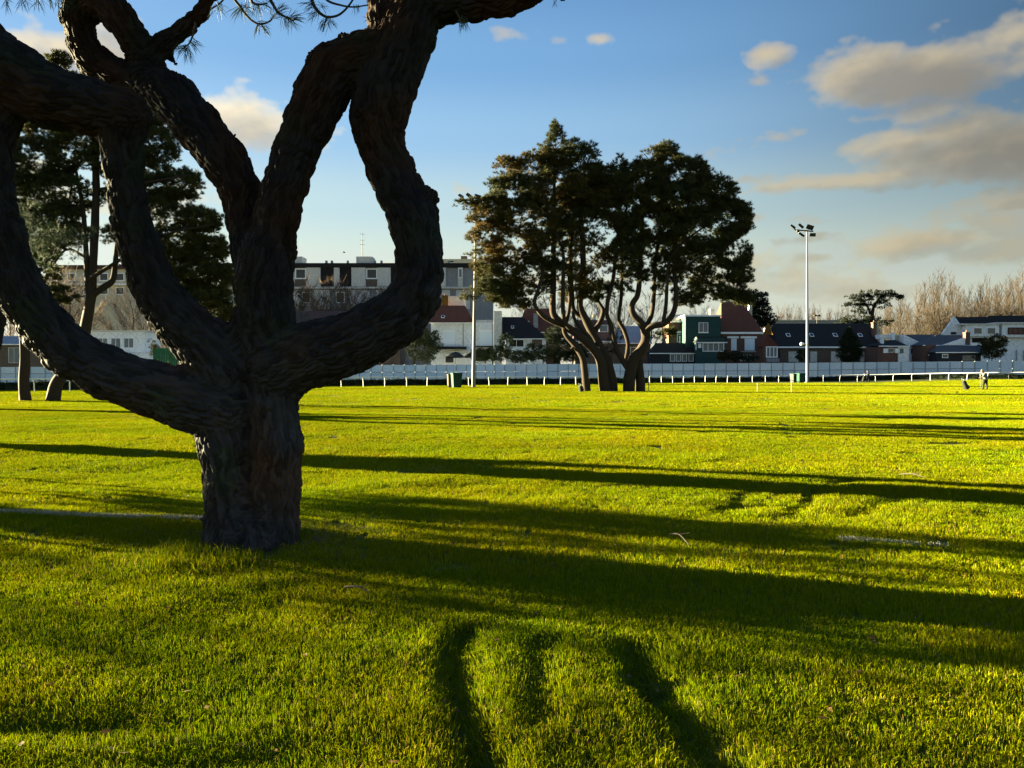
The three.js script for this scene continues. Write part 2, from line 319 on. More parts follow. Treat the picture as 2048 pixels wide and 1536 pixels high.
const turfMap = noiseMap(512, (u, v) => { const n = tile(u, v, 3, 2, 6), m = tile(u, v, 14, 9, 3); return [0.5 + 0.5 * n + 0.3 * m, 0.62 + 0.4 * n + 0.3 * m, 0.45 + 0.3 * n]; });
{
  const m = mat(0.085, 0.085, 0.008, 0.95); m.map = turfMap;
  struct('lawn', landGrid(), m, 'wide flat green lawn running from the foreground to the racecourse rail');
}
const bladeMat = new THREE.MeshPhysicalMaterial({ roughness: 0.62, transmission: 0.45, thickness: 0, vertexColors: true, specularIntensity: 0.0 });
bladeMat.color.setRGB(1, 1, 1);
function bladePatch(seed, size, n, h0, h1, w, lean) {
  const R = rng(seed), pos = [], col = [];
  for (let i = 0; i < n; i++) {
    const x = (R() - 0.5) * size, z = (R() - 0.5) * size, a = R() * TAU, h = lerp(h0, h1, R() * R() * 0.5 + R() * 0.5), la = R() * TAU, l = h * lean * (0.2 + R() * 1.1), bw = w * (0.7 + 0.6 * R());
    const dx = (Math.cos(a) * bw) / 2, dz = (Math.sin(a) * bw) / 2, mx = x + Math.cos(la) * l * 0.3, mz = z + Math.sin(la) * l * 0.3, my = h * 0.6, tx = x + Math.cos(la) * l, tz = z + Math.sin(la) * l, ty = h * (1 - 0.22 * Math.min(1, (l / h) ** 2));
    const q = [[x - dx, -0.03, z - dz], [x + dx, -0.03, z + dz], [mx + dx * 0.85, my, mz + dz * 0.85], [mx - dx * 0.85, my, mz - dz * 0.85], [tx, ty, tz]];
    for (const k of [0, 1, 2, 0, 2, 3, 3, 2, 4]) pos.push(...q[k]);
    const dry = R(), y = R(), c = dry < 0.06 ? [0.27, 0.19, 0.05] : [lerp(0.085, 0.31, y), lerp(0.155, 0.285, y), lerp(0.0015, 0.003, y)], b = 0.75 + 0.5 * R();
    for (let k = 0; k < 9; k++) col.push(c[0] * b, c[1] * b, c[2] * b);
  }
  const g = new THREE.BufferGeometry(); g.setAttribute('position', new THREE.BufferAttribute(new Float32Array(pos), 3)); g.setAttribute('color', new THREE.BufferAttribute(new Float32Array(col), 3)); return g;
}
const grass = new THREE.Group(); grass.name = 'grass'; scene.add(grass); tag(grass, 'short green grass blades covering the lawn', null, null, 'stuff');
function sow(seed, variants, step, z0, z1, margin, keep) {
  const R = rng(seed), sets = variants.map(() => []), M = new THREE.Matrix4(), q = new THREE.Quaternion(), up = V(0, 1, 0);
  for (let z = z0; z < z1; z += step) {
    const w = z * 0.68 + margin;
    for (let x = -w; x < w; x += step) {
      const px = x + (R() - 0.5) * step * 0.7, pz = -(z + (R() - 0.5) * step * 0.7), a = R() * TAU, s = 0.85 + 0.3 * R(), v = Math.floor(R() * variants.length);
      if (keep && !keep(px, pz)) continue;
      const e = step * 0.5, nx = (landY(px - e, pz) - landY(px + e, pz)) / (2 * e), nz = (landY(px, pz - e) - landY(px, pz + e)) / (2 * e);
      q.setFromUnitVectors(up, V(nx, 1, nz).normalize()).multiply(new THREE.Quaternion().setFromAxisAngle(up, a));
      const tall = (1 - 0.45 * clamp(rutAt(px, pz))) * (0.8 + 0.45 * clamp(0.5 + N3(px / 1.4, 2.2, pz / 1.4)) + 0.25 * N3(px / 0.5, 5.2, pz / 0.5));
      M.compose(V(px, landY(px, pz), pz), q, V(s, s * tall, s));
      const t = 0.5 + 0.5 * N3(px / 2.7, 9.4, pz / 2.7) + 0.35 * N3(px / 0.7, 3.4, pz / 0.7), d = 0.9 + 0.22 * N3(px / 6, 1.7, pz / 4);
      sets[v].push([M.clone(), new THREE.Color().setRGB(lerp(0.74, 1.22, t) * d, lerp(0.98, 1.02, t) * d, d)]);
    }
  }
  sets.forEach((s, i) => {
    const m = new THREE.InstancedMesh(variants[i], bladeMat, s.length); m.name = 'blades'; m.userData.kind = 'stuff'; m.receiveShadow = m.castShadow = true;
    s.forEach(([M, c], k) => { m.setMatrixAt(k, M); m.setColorAt(k, c); }); grass.add(m);
  });
}
const offTrunk = (x, z) => (x + 2.36) ** 2 + (z + 6.95) ** 2 > 0.16;
sow(11, [1, 2, 3, 4, 5, 6].map((s) => bladePatch(s * 31, 0.19, 135, 0.02, 0.05, 0.0036, 0.8)), 0.125, 1.2, 6.2, 1.6);
sow(15, [1, 2, 3, 4, 5, 6].map((s) => bladePatch(s * 33, 0.36, 430, 0.022, 0.052, 0.0038, 0.8)), 0.27, 6.2, 12, 1.6, offTrunk);
sow(12, [1, 2, 3, 4].map((s) => bladePatch(s * 57, 0.9, 1400, 0.022, 0.05, 0.006, 0.8)), 0.7, 12, 36, 3);
sow(13, [1, 2, 3].map((s) => bladePatch(s * 91, 2.2, 1800, 0.035, 0.08, 0.016, 0.8)), 1.75, 36, 112, 6);
sow(14, [1, 2].map((s) => bladePatch(s * 77, 0.3, 50, 0.06, 0.15, 0.0045, 0.9)), 0.18, 6.2, 7.6, 0, (x, z) => { const d = Math.hypot(x + 2.36, z + 6.95); return d < 0.95 && d > 0.38 && N3(x * 2, 1, z * 2) > -0.1 && x < -2.25; });
// the worn white line across the lawn
{
  const R = rng(5), a = onGround(-60, 1026), b = onGround(2110, 1095), n = 15000, pos = [];
  for (let i = 0; i < n; i++) {
    const t = R(), x = lerp(a.x, b.x, t), z = lerp(a.z, b.z, t) + (R() - 0.5) * 0.085;
    const wear = N3(x * 0.9, 3, 1) * 0.5 + N3(x * 4, 7, z * 6) * 0.45 + (x < -2.6 ? 0.25   : x > 3.1 ? 0.12 : -0.75);
    if (wear < R() * 0.4) continue;
    const y = landY(x, z), h = 0.02 + 0.035 * R(), w = 0.005, c = R() * TAU, l = (R() - 0.5) * 0.05, m = (R() - 0.5) * 0.03;
    pos.push(x - Math.cos(c) * w, y, z - Math.sin(c) * w, x + Math.cos(c) * w, y, z + Math.sin(c) * w, x + l, y + h, z + m);
  }
  const g = new THREE.BufferGeometry(); g.setAttribute('position', new THREE.BufferAttribute(new Float32Array(pos), 3));
  struct('painted_line', g, mat(0.34, 0.33, 0.27, 0.95, { side: THREE.DoubleSide }), 'worn white marking line on the grass blades behind the big pine', 'stuff');
}

// ---------------------------------------------------------------- the big gnarled pine
const hash3 = (x, y, z) => { let h = Math.imul(x, 374761393) ^ Math.imul(y, 668265263) ^ Math.imul(z, 2147483647 ^ 0x5bd1e995); h = Math.imul(h ^ (h >>> 13), 1274126177); return ((h ^ (h >>> 16)) >>> 0) / 4294967296; };
function cracks(x, y, z) {   // distance to the border between neighbouring bark plates
  const ix = Math.floor(x), iy = Math.floor(y), iz = Math.floor(z); let d1 = 9, d2 = 9, who = 0;
  for (let a = -1; a < 2; a++) for (let b = -1; b < 2; b++) for (let c = -1; c < 2; c++) {
    const X = ix + a, Y = iy + b, Z = iz + c, h = hash3(X, Y, Z), dx = X + h - x, dy = Y + hash3(X + 91, Y, Z) - y, dz = Z + hash3(X, Y + 57, Z) - z, d = dx * dx + dy * dy + dz * dz;
    if (d < d1) { d2 = d1; d1 = d; who = h; } else if (d < d2) d2 = d;
  }
  return [Math.sqrt(d2) - Math.sqrt(d1), who];
}
function bark(x, y, z, dx, dy, dz, id, col, o) {
  const wob = 0.03 * N3(x * 5, y * 5, z * 5), wob2 = 0.02 * N3(x * 9 + 4, y * 9, z * 9), k = id * 7.3;   // dx, dy: across the limb; dz: along it
  const qx = dx + wob + k, qy = dy - wob + wob2, qz = dz * 0.3 + wob * 0.5;
  const S = 23, [e, who] = cracks(qx * S, qy * S, qz * S * 0.85), e2 = 0.5 + 0.5 * N3(qx * 55, qy * 55, qz * 40);
  const plate = sstep(0.0, 0.5, e), fine = e2, lump = N3(x * 2.6, y * 2.6, z * 2.6) + 0.5 * N3(x * 6.5, y * 6.5, z * 6.5);
  const tone = 0.6 + 0.75 * who + 0.25 * N3(x * 9, y * 9, z * 9), red = sstep(0.0, 0.5, N3(x * 1.3 + 5, y * 1.3, z * 1.3) + 0.35 * sstep(2.2, 4, y)), moss = sstep(0.25, 0.5, N3(x * 2.1, y * 2.1 + 9, z * 2.1)) * 0.6;
  let c = [lerp(0.0135, 0.021, red), lerp(0.0118, 0.0112, red), lerp(0.0112, 0.0066, red)];
  c = [lerp(c[0], 0.012, moss), lerp(c[1], 0.015, moss), lerp(c[2], 0.008, moss)];
  const oldSheen = 1 + 1.1 * sstep(2.7, 1.0, y); for (let i = 0; i < 3; i++) col[o + i] = c[i] * tone * oldSheen * (1 + (oldSheen - 1) * [-0.08, 0, 0.12][i]);  // lower trunk lighter and bluer: older grey bark plus painted sky sheen
  return 0.021 * (plate - 0.6) + 0.010 * (fine - 0.5) + 0.010 * (who - 0.5) + 0.012 * lump - 0.013;
}
const LIMB = { trunk: 0, low_left: 1, inner_left: 2, upper_left: 3, loop: 4, loop_twig: 5, centre: 6, right: 7, right_top: 8, right_stem: 9 };
function bigPineBones() {
  const bones = [], w = (px) => px / F;
  let chains = 0;
  const limb = (id, d0, pts, k) => {   // px, py, radius in px, distance
    let u = null, s = 0; const chain = ++chains;
    for (let i = 0; i < pts.length - 1; i++) {
      const [x0, y0, r0, e0 = 0] = pts[i], [x1, y1, r1, e1 = 0] = pts[i + 1];
      const A = at(x0, y0, d0 + e0), B = at(x1, y1, d0 + e1), dir = B.clone().sub(A).normalize();
      u ??= V(0.3, 0.2, 1); u = u.clone().sub(dir.clone().multiplyScalar(u.dot(dir))).normalize();
      bones.push({ a: A, b: B, ra: w(r0) * (d0 + e0), rb: w(r1) * (d0 + e1), id, k, u, w: dir.clone().cross(u), s, chain }); s += A.distanceTo(B);
    }
  };
  const D = TREE_D;
  // trunk: two grown-together stems over a flared foot
  limb(0, D, [[549, 1125, 56, 0.0], [550, 1060, 49], [550, 980, 50], [553, 890, 52], [547, 800, 47], [541, 710, 50], [530, 630, 60], [527, 570, 57], [534, 510, 54]]);
  limb(0, D, [[450, 1118, 52], [458, 1050, 46], [456, 970, 47], [448, 890, 50], [438, 820, 58], [446, 740, 52], [490, 660, 36]]);
  limb(0, D, [[505, 1130, 74, 0.34], [505, 1000, 56, 0.4], [502, 850, 56, 0.4], [500, 740, 46, 0.34]]);
  limb(0, D, [[425, 1130, 26, -0.12], [440, 1060, 20, -0.04]]); limb(0, D, [[585, 1128, 22, -0.1], [572, 1060, 18, 0]]); limb(0, D, [[510, 1135, 30, -0.32], [512, 1060, 22, -0.2]]);
  for (const [dx, dz, r] of [[-0.36, 0.05, 0.09], [-0.2, 0.36, 0.09], [0.12, 0.38, 0.08], [-0.3, -0.3, 0.08]]) { const o = V(TREE.x + 0.02, 0, -D - 0.12), u = V(0.3, 1, 0.2).normalize(); bones.push({ a: o.clone().add(V(dx * 0.62, 0.5, dz * 0.62)), b: o.clone().add(V(dx * 1.0, 0.0, dz * 1.0)), ra: r * 1.1, rb: r * 0.9, id: 0, u: V(dz, 0, -dx).normalize(), w: u, s: 0, chain: 90 + Math.round(dx * 20) }); }
  limb(1, D, [[440, 815, 68], [380, 800, 64, -0.05], [308, 778, 56, -0.1], [215, 748, 52, -0.2], [140, 705, 50, -0.3], [95, 660, 50, -0.35], [55, 605, 46, -0.4], [30, 555, 45, -0.45], [3, 470, 43, -0.5], [-16, 390, 40, -0.5], [-22, 330, 42, -0.5], [-20, 240, 52, -0.5]]);
  limb(2, D, [[452, 745, 60], [410, 690, 57, -0.05], [365, 650, 52, -0.1], [330, 608, 48, -0.14], [303, 560, 42, -0.18], [283, 506, 40, -0.22], [265, 450, 37, -0.26], [254, 393, 35, -0.3], [246, 330, 37, -0.34], [243, 280, 41, -0.36], [248, 235, 46, -0.4]]);
  limb(3, D, [[248, 228, 50, -0.4], [180, 212, 56, -0.45], [100, 196, 60, -0.5], [25, 158, 72, -0.5], [-50, 95, 66, -0.4], [-130, 0, 56, -0.3]]);
  limb(21, D, [[-20, 240, 52, -0.5], [0, 180, 60, -0.5]]);
  limb(4, D, [[498, 520, 36, 0.1], [490, 450, 36, 0.15], [481, 380, 42, 0.22], [447, 316, 46, 0.3], [395, 252, 47, 0.4], [347, 196, 48, 0.5], [300, 165, 40, 0.55], [245, 155, 33, 0.6], [190, 124, 33, 0.65], [163, 82, 29, 0.65], [157, 38, 32, 0.6], [175, 6, 36, 0.55], [205, 2, 36, 0.5], [240, 36, 32, 0.45], [267, 76, 31, 0.45], [288, 110, 30, 0.5], [305, 150, 32, 0.55]]);
  limb(5, D, [[296, 112, 27, 0.5], [332, 84, 21, 0.45], [375, 54, 17, 0.4], [403, 22, 15, 0.35], [428, -20, 14, 0.3], [450, -70, 12, 0.2]]);
  limb(6, D, [[530, 560, 52], [541, 500, 45], [556, 430, 43], [571, 370, 44], [590, 312, 45], [614, 252, 47], [642, 188, 52], [668, 138, 50], [735, 114, 50], [790, 105, 50]]);
  limb(10, D, [[640, 150, 32], [628, 120, 19]]); limb(11, D, [[690, 110, 22], [687, 78, 13]]); limb(12, D, [[455, 285, 12, 0.25], [472, 268, 3, 0.2]], 0.02); limb(13, D, [[425, 1045, 12, -0.05], [404, 1040, 5, -0.1]], 0.02); limb(14, D, [[400, 858, 14, 0], [372, 866, 4, 0]], 0.03);
  limb(7, D, [[570, 728, 72], [640, 704, 66, -0.08], [695, 688, 62, -0.15], [745, 666, 60, -0.2], [795, 636, 57, -0.22], [832, 592, 50, -0.22], [841, 545, 45, -0.2], [838, 500, 47, -0.15], [826, 440, 51, -0.1], [800, 382, 47, -0.05], [778, 330, 46], [759, 282, 46], [758, 235, 56], [770, 180, 60], [790, 122, 60], [815, 70, 58], [828, 22, 52]]);
  limb(15, D, [[835, 425, 42, -0.1], [852, 398, 28, -0.1]], 0.03);
  limb(8, D, [[828, 22, 50], [880, 8, 42], [950, 4, 37, -0.1], [1012, -4, 34, -0.2], [1060, -20, 30, -0.25], [1110, -50, 27, -0.3], [1160, -100, 22, -0.3]]);
  limb(9, D, [[785, 90, 44], [769, 40, 33], [767, 0, 31, 0.1], [760, -60, 28, 0.2], [735, -160, 22, 0.3]]);
  limb(20, D, [[828, 25, 42], [832, -30, 32], [850, -110, 26, 0.2], [880, -200, 20, 0.3]]);
  const Rk = rng(2024), core = bones.filter((q) => q.ra > 0.13 && q.id < 9);
  for (let i = 0; i < 26; i++) {   // knots, healed scars and short broken stubs
    const q = core[Math.floor(Rk() * core.length)], t = Rk(), p = q.a.clone().lerp(q.b, t), r = lerp(q.ra, q.rb, t), a = Rk() * TAU, o = q.u.clone().multiplyScalar(Math.cos(a)).addScaledVector(q.w, Math.sin(a)), s = 0.045 + 0.05 * Rk(), out = Rk() < 0.3 ? 0.06 + 0.08 * Rk() : -0.2 * s;
    bones.push({ a: p.clone().addScaledVector(o, r * 0.85), b: p.clone().addScaledVector(o, r + out), ra: s, rb: s * (out > 0 ? 0.5 : 0.8), id: q.id, k: 0.04, u: q.u, w: q.w, s: q.s + t, chain: q.chain });
  }
  return bones;
}
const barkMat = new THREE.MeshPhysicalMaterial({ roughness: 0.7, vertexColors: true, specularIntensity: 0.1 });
const needleMat = new THREE.MeshPhysicalMaterial({ roughness: 0.6, vertexColors: true, transmission: 0.3, thickness: 0, specularIntensity: 0.15 });
// a spray of pine needles: shoots standing out from a centre, each with its needles
function needleClump(seed, shoots, per, len, width, spread, tint) {
  const R = rng(seed), pos = [], col = [];
  for (let s = 0; s < shoots; s++) {
    const az = R() * TAU, up = lerp(-0.25, 1, R()), c = V(Math.cos(az) * (1.1 - Math.abs(up) * 0.6), up, Math.sin(az) * (1.1 - Math.abs(up) * 0.6)).normalize(), root = c.clone().multiplyScalar(spread * (0.25 + 0.75 * R()));
    const shade = 0.7 + 0.6 * R();
    for (let n = 0; n < per; n++) {
      const d = c.clone().multiplyScalar(0.75).add(V(R() - 0.5, R() - 0.35, R() - 0.5).multiplyScalar(1.5)).normalize(), side = d.clone().cross(V(R() - 0.5, R() - 0.5, R() - 0.5)).normalize().multiplyScalar(width / 2), o = root.clone().addScaledVector(c, len * 0.5 * R()), tip = o.clone().addScaledVector(d, len * (0.7 + 0.5 * R()));
      pos.push(o.x - side.x, o.y - side.y, o.z - side.z, o.x + side.x, o.y + side.y, o.z + side.z, tip.x, tip.y, tip.z);
      const b = shade * (0.75 + 0.5 * R()); for (let k = 0; k < 3; k++) col.push(tint[0] * b, tint[1] * b, tint[2] * b);
    }
  }
  const g = new THREE.BufferGeometry(); g.setAttribute('position', new THREE.BufferAttribute(new Float32Array(pos), 3)); g.setAttribute('color', new THREE.BufferAttribute(new Float32Array(col), 3)); return g;
}
function strew(parent, name, geos, places, m = needleMat) {   // places: [position, scale, tint]
  const per = geos.map(() => []), R = rng(places.length + 17); places.forEach((p) => per[Math.floor(R() * geos.length)].push(p));
  geos.forEach((g, i) => {
    if (!per[i].length) return;
    const im = new THREE.InstancedMesh(g, m, per[i].length), M = new THREE.Matrix4(), q = new THREE.Quaternion(), c = new THREE.Color();
    per[i].forEach(([p, s, t], k) => {
      q.setFromEuler(new THREE.Euler((R() - 0.5) * 0.9, R() * TAU, (R() - 0.5) * 0.9)); M.compose(p.clone().sub(parent.base), q, V(s, s, s)); im.setMatrixAt(k, M); im.setColorAt(k, c.setRGB(t[0], t[1], t[2]));
    });
    im.name = name; im.userData.kind = 'stuff'; im.castShadow = im.receiveShadow = true; parent.add(im);
  });
}
const nearClumps = [1, 2, 3].map((s) => needleClump(s * 13, 9, 26, 0.11, 0.0035, 0.16, [0.045, 0.065, 0.03]));
const bigPine = thing('gnarled_pine_tree', 'huge dark gnarled pine with looping bare limbs in the left foreground', 'tree', V(TREE.x, 0, -TREE_D));
{
  const NAMES = ['trunk', 'limb', 'limb', 'limb', 'limb', 'limb', 'limb', 'limb', 'limb', 'limb', 'branch_stub'];
  const LABELS = { 1: 'low left limb sweeping out and up', 2: 'inner left limb rising beside the trunk', 3: 'upper left limb leaving the picture', 4: 'limb that curls into a loop', 6: 'central limb', 7: 'right limb bent like an S' };
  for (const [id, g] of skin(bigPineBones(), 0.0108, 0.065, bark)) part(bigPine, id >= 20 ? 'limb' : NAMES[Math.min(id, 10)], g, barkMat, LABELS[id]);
  // hanging twigs with needles along the upper edge of the picture
  const R = rng(404);
  const twig = (d, pts, tufts, r = 3.2) => {
    const P = pts.map(([x, y]) => at(x, y, d)), t = part(bigPine, 'twig', tube(P, pts.map((_, i) => (lerp(r, r * 0.5, i / (pts.length - 1)) / F) * d), 6, 4), mat(0.03, 0.024, 0.02, 0.9)), pos = [], col = [];
    for (const [x, y, dirx, diry, n, len, fan] of tufts) for (let i = 0; i < n; i++) {
      const o = at(x + (R() - 0.5) * 12, y + (R() - 0.5) * 12, d).add(V(0, 0, (R() - 0.5) * 0.05)), dir = V(dirx + (R() - 0.5) * 2 * fan, -diry + (R() - 0.5) * 2 * fan, (R() - 0.5) * 1.6 * fan).normalize(), s = dir.clone().cross(V(R() - 0.5, R() - 0.5, R() - 0.5)).normalize().multiplyScalar(0.0021), L = (len / F) * d * (0.75 + 0.4 * R());
      const mid = o.clone().addScaledVector(dir, L * 0.6).add(V(0, -L * 0.02, 0)), tip = o.clone().addScaledVector(dir, L).add(V(0, -L * 0.12, 0));
      pos.push(...o.clone().sub(s).toArray(), ...o.clone().add(s).toArray(), ...mid.clone().add(s).toArray(), ...o.clone().sub(s).toArray(), ...mid.clone().add(s).toArray(), ...mid.clone().sub(s).toArray(), ...mid.clone().sub(s).toArray(), ...mid.clone().add(s).toArray(), ...tip.toArray());
      const b = 0.7 + 0.6 * R(); for (let k = 0; k < 9; k++) col.push(0.05 * b, 0.066 * b, 0.04 * b);
    }
    const g = new THREE.BufferGeometry(); g.setAttribute('position', new THREE.BufferAttribute(new Float32Array(pos), 3)); g.setAttribute('color', new THREE.BufferAttribute(new Float32Array(col), 3));
    const nm = part(t, 'needles', g, needleMat); nm.userData.kind = 'stuff';
  };
  const d = 6.7;
  twig(d, [[450, -40], [470, 0], [480, 13], [490, 27], [505, 42], [520, 48], [540, 42], [549, 30]], [[482, 12, -0.5, 1, 26, 30, 0.6], [484, 14, 0.7, 0.5, 20, 28, 0.6], [520, 47, 0.8, 0.4, 14, 26, 0.5], [545, 34, 0.5, -0.5, 22, 24, 0.7]]);
  twig(d, [[516, 47], [513, 58], [512, 66]], [[514, 54, -0.1, 1, 12, 18, 0.4]], 1.8);
  twig(d, [[522, 48], [528, 58], [536, 68]], [[528, 56, 0.6, 0.7, 14, 20, 0.4]], 1.8);
  twig(d, [[500, -20], [505, 5], [520, 9], [535, 6]], [[512, 8, 0.3, 1, 26, 28, 0.7], [530, 6, 0.9, 0.4, 18, 24, 0.7], [495, 0, 0, 0.8, 16, 24, 0.8]]);
  twig(d, [[530, -20], [541, 0], [549, 14], [556, 25], [572, 34], [584, 38]], [[556, 22, 0.8, -0.4, 26, 28, 0.6], [578, 36, 0.7, 0.5, 34, 30, 0.7], [584, 38, 0.6, -0.5, 26, 28, 0.6], [570, 34, 0.1, 1, 18, 26, 0.5]], 3.6);
  twig(d, [[615, -30], [625, 4], [632, 18], [645, 30], [655, 34], [675, 31], [690, 20], [704, 2], [716, -20]], [[626, 6, -0.9, 0.2, 26, 30, 0.6], [634, 20, -0.7, 0.5, 22, 28, 0.5], [640, 8, 0.5, 0.5, 16, 22, 0.7], [655, 36, -0.2, 0.9, 20, 22, 0.5]], 3.6);
  twig(d, [[654, 35], [650, 46], [646, 64]], [[651, 44, -0.6, 0.8, 14, 22, 0.4], [660, 38, 0.7, 0.7, 12, 20, 0.4]], 1.9);
  twig(d, [[640, -20], [655, 1], [680, 10], [705, 14], [736, 10]], [[712, 12, 0.3, 1, 14, 16, 0.8]], 2.8);
  twig(d, [[455, -30], [446, 0], [432, 12], [420, 20]], [[437, 8, 0.5, 0.9, 20, 26, 0.6], [428, 14, -0.3, 0.8, 10, 20, 0.5]], 2.4);
  twig(d, [[392, 46], [387, 66], [379, 86], [368, 96]], [[372, 94, -0.8, 0.3, 34, 32, 0.5], [374, 94, 0.1, 1, 30, 34, 0.5], [383, 82, 0.8, 0.6, 20, 26, 0.5]], 2.6);
  twig(d, [[912, 22], [922, 40]], [[922, 38, 0.3, 1, 18, 26, 0.5], [930, 42, -0.4, 0.8, 10, 22, 0.5]], 2.4);
  twig(d, [[1110, -20], [1112, -4]], [[1112, -2, 0.2, 0.8, 12, 16, 0.7]], 2.2);
  twig(d, [[760, 44], [744, 40]], [[743, 40, -0.9, 0.3, 12, 14, 0.5]], 1.8);
  for (const [x, n] of [[16, 16], [46, 22], [74, 20], [100, 12], [118, 18]]) twig(d, [[x - 10, -40], [x - 3, -15], [x, 0]], [[x, -2, 0.1, 1, n, 26, 0.9]], 2.2);
  twig(d, [[596, 590], [606, 600]], [[592, 588, 0.8, -0.3, 16, 14, 0.8], [598, 612, 0.7, 0.4, 16, 14, 0.8], [604, 632, 0.8, 0, 18, 16, 0.8]], 2);
  // the crown above the picture
  const top = [[-130, -60, -0.3], [450, -110, 0.2], [735, -200, 0.3], [880, -240, 0.3], [1160, -140, -0.3], [200, -160, 0.6], [560, -260, 0.2], [-300, -120, 0], [1000, -330, 0]], places = [];
  for (const [x, y, e] of top) { const c = at(x, y - 60, TREE_D + e); for (let i = 0; i < 90; i++) places.push([c.clone().add(V((R() - 0.5) * 2.6, R() * 1.1 - 0.1, (R() - 0.5) * 2.6)), 0.9 + 0.7 * R(), [0.8 + 0.4 * R(), 0.9 + 0.2 * R(), 1]]); }
  strew(bigPine, 'crown', nearClumps, places.filter(([p]) => { const y = (p.y - EYE) / -p.z; return y > 0.54; }));
}

{
  const R = rng(77), pos = [], col = [];
  for (let i = 0; i < 2600; i++) {
    const a = R() * TAU, r = 0.42 + 1.5 * R() * R(), x = TREE.x + 0.05 + Math.cos(a) * r, z = -TREE_D - 0.1 + Math.sin(a) * r, y = landY(x, z) + 0.012 + 0.03 * R(), t = R() * TAU, l = 0.03 + 0.05 * R(), w = 0.0022, up = (R() - 0.5) * 0.03;
    pos.push(x - Math.sin(t) * w, y, z + Math.cos(t) * w, x + Math.sin(t) * w, y, z - Math.cos(t) * w, x + Math.cos(t) * l, y + up, z + Math.sin(t) * l); for (let k = 0; k < 3; k++) col.push(0.11, 0.06, 0.028);
  }
  const g = new THREE.BufferGeometry(); g.setAttribute('position', new THREE.BufferAttribute(new Float32Array(pos), 3)); g.setAttribute('color', new THREE.BufferAttribute(new Float32Array(col), 3));
  struct('needle_litter', g, needleMat, 'fallen brown pine needles around the foot of the big pine', 'stuff');
  const stickAt = (px, py, qx, qy, bend, label) => { const A = onGround(px, py), B = onGround(qx, qy), M = A.clone().lerp(B, 0.5); for (const v of [A, B, M]) v.y = landY(v.x, v.z) + 0.045; M.y += bend; const o = thing('fallen_twig', label, 'twig', A.clone()); part(o, 'wood', tube([A, M, B], [0.009, 0.008, 0.004], 6, 5, 0.3, px), twigWood); const C = M.clone().add(V(0.09, 0.03, 0.07)); part(o, 'side_shoot', tube([M, C], [0.005, 0.002], 5, 2), twigWood); };
  const twigWood = mat(0.055, 0.045, 0.035, 0.95);
  stickAt(1340, 1074, 1378, 1098, 0.05, 'thin fallen twig lying on the shaded grass right of centre'); stickAt(1800, 955, 1850, 962, 0.03, 'small fallen twig on the lawn near the right edge'); stickAt(690, 1180, 742, 1192, 0.02, 'short fallen twig on the shaded grass right of the big trunk');
}

{
  const R = rng(321), pos = [], col = [];
  for (let i = 0; i < 320; i++) {   // a few fallen leaves
    const z = -1.8 - 13 * R() * R(), x = (R() - 0.5) * (-z * 1.5 + 3), y = landY(x, z) + 0.018 + 0.02 * R(), a = R() * TAU, l = 0.012 + 0.016 * R(), w = l * 0.55, e = (R() - 0.5) * 0.02, c = Math.cos(a), s = Math.sin(a), q = [[x - c * l, y, z - s * l], [x - s * w, y + e, z + c * w], [x + c * l, y + e * 0.5, z + s * l], [x + s * w, y - e, z - c * w]];
    for (const k of [0, 1, 2, 0, 2, 3]) { pos.push(...q[k]); col.push(lerp(0.06, 0.14, R()), 0.055, 0.02); }
  }
  const g = new THREE.BufferGeometry(); g.setAttribute('position', new THREE.BufferAttribute(new Float32Array(pos), 3)); g.setAttribute('color', new THREE.BufferAttribute(new Float32Array(col), 3));
  struct('fallen_leaves', g, needleMat, 'small brown fallen leaves scattered over the near lawn', 'stuff');
}
// ---------------------------------------------------------------- the other trees
const pineBark = mat(0.038, 0.028, 0.020, 0.95, { tex: 'grain' }), twigBark = mat(0.03, 0.022, 0.016, 0.95), bareBark = mat(0.027, 0.0185, 0.0115, 0.95), paleBark = mat(0.039, 0.028, 0.018, 0.95);
const midClumps = [1, 2, 3, 4].map((s) => needleClump(s * 29, 7, 40, 0.27, 0.02, 0.22, [0.052, 0.062, 0.019]));
const leafClumps = [1, 2, 3].map((s) => needleClump(s * 37, 16, 10, 0.2, 0.07, 0.42, [0.03, 0.042, 0.018]));
const farClumps = [1, 2, 3].map((s) => needleClump(s * 41, 10, 12, 0.55, 0.10, 0.5, [0.024, 0.034, 0.02]));
function leafy(t, z, blobs, geos, seed, o = {}) {   // blobs: px, py, half width, half height in px, share, distance offset
  const R = rng(seed), places = [], k = z / F, size = o.size ?? 1;
  for (const [px, py, rx, ry, n, dz = 0, depth = 0.85] of blobs) {
    const c = at(px, py, z + dz), a = rx * k, b = ry * k, d = Math.min(a, b * 1.6) * depth;
    const count = Math.round(n * (o.dens ?? 1));
    for (let i = 0; i < count; i++) {
      const v = V(R() * 2 - 1, R() * 2 - 1, R() * 2 - 1); if (v.lengthSq() > 1) { i--; continue; }
      v.setLength(Math.cbrt(lerp(0.12, 1, R())));
      const p = V(c.x + v.x * a, c.y + v.y * b, c.z + v.z * d);
      if (p.y < (o.floor ?? 0.3)) continue;
      if (N3(p.x * (o.gap ?? 0.55), p.y * (o.gap ?? 0.55) * 1.4, p.z * (o.gap ?? 0.55)) < (o.cut ?? -0.12) && R() < 0.85) continue;
      const w = 0.7 + 0.6 * R(), brown = o.brown ? o.brown * clamp(0.5 + 1.2 * N3(p.x * 0.3, p.y * 0.3 + 5, p.z * 0.3)) * (R() < 0.5 ? 1 : 0.3) : 0;
      places.push([p, size * (0.75 + 0.55 * R()), [w * (1 + 1.3 * brown), w * (1 + 0.15 * brown), w * (1 - 0.3 * brown)]]);
    }
  }
  strew(t, 'crown', geos, places, o.m ?? needleMat); return places.map((p) => p[0]);
}
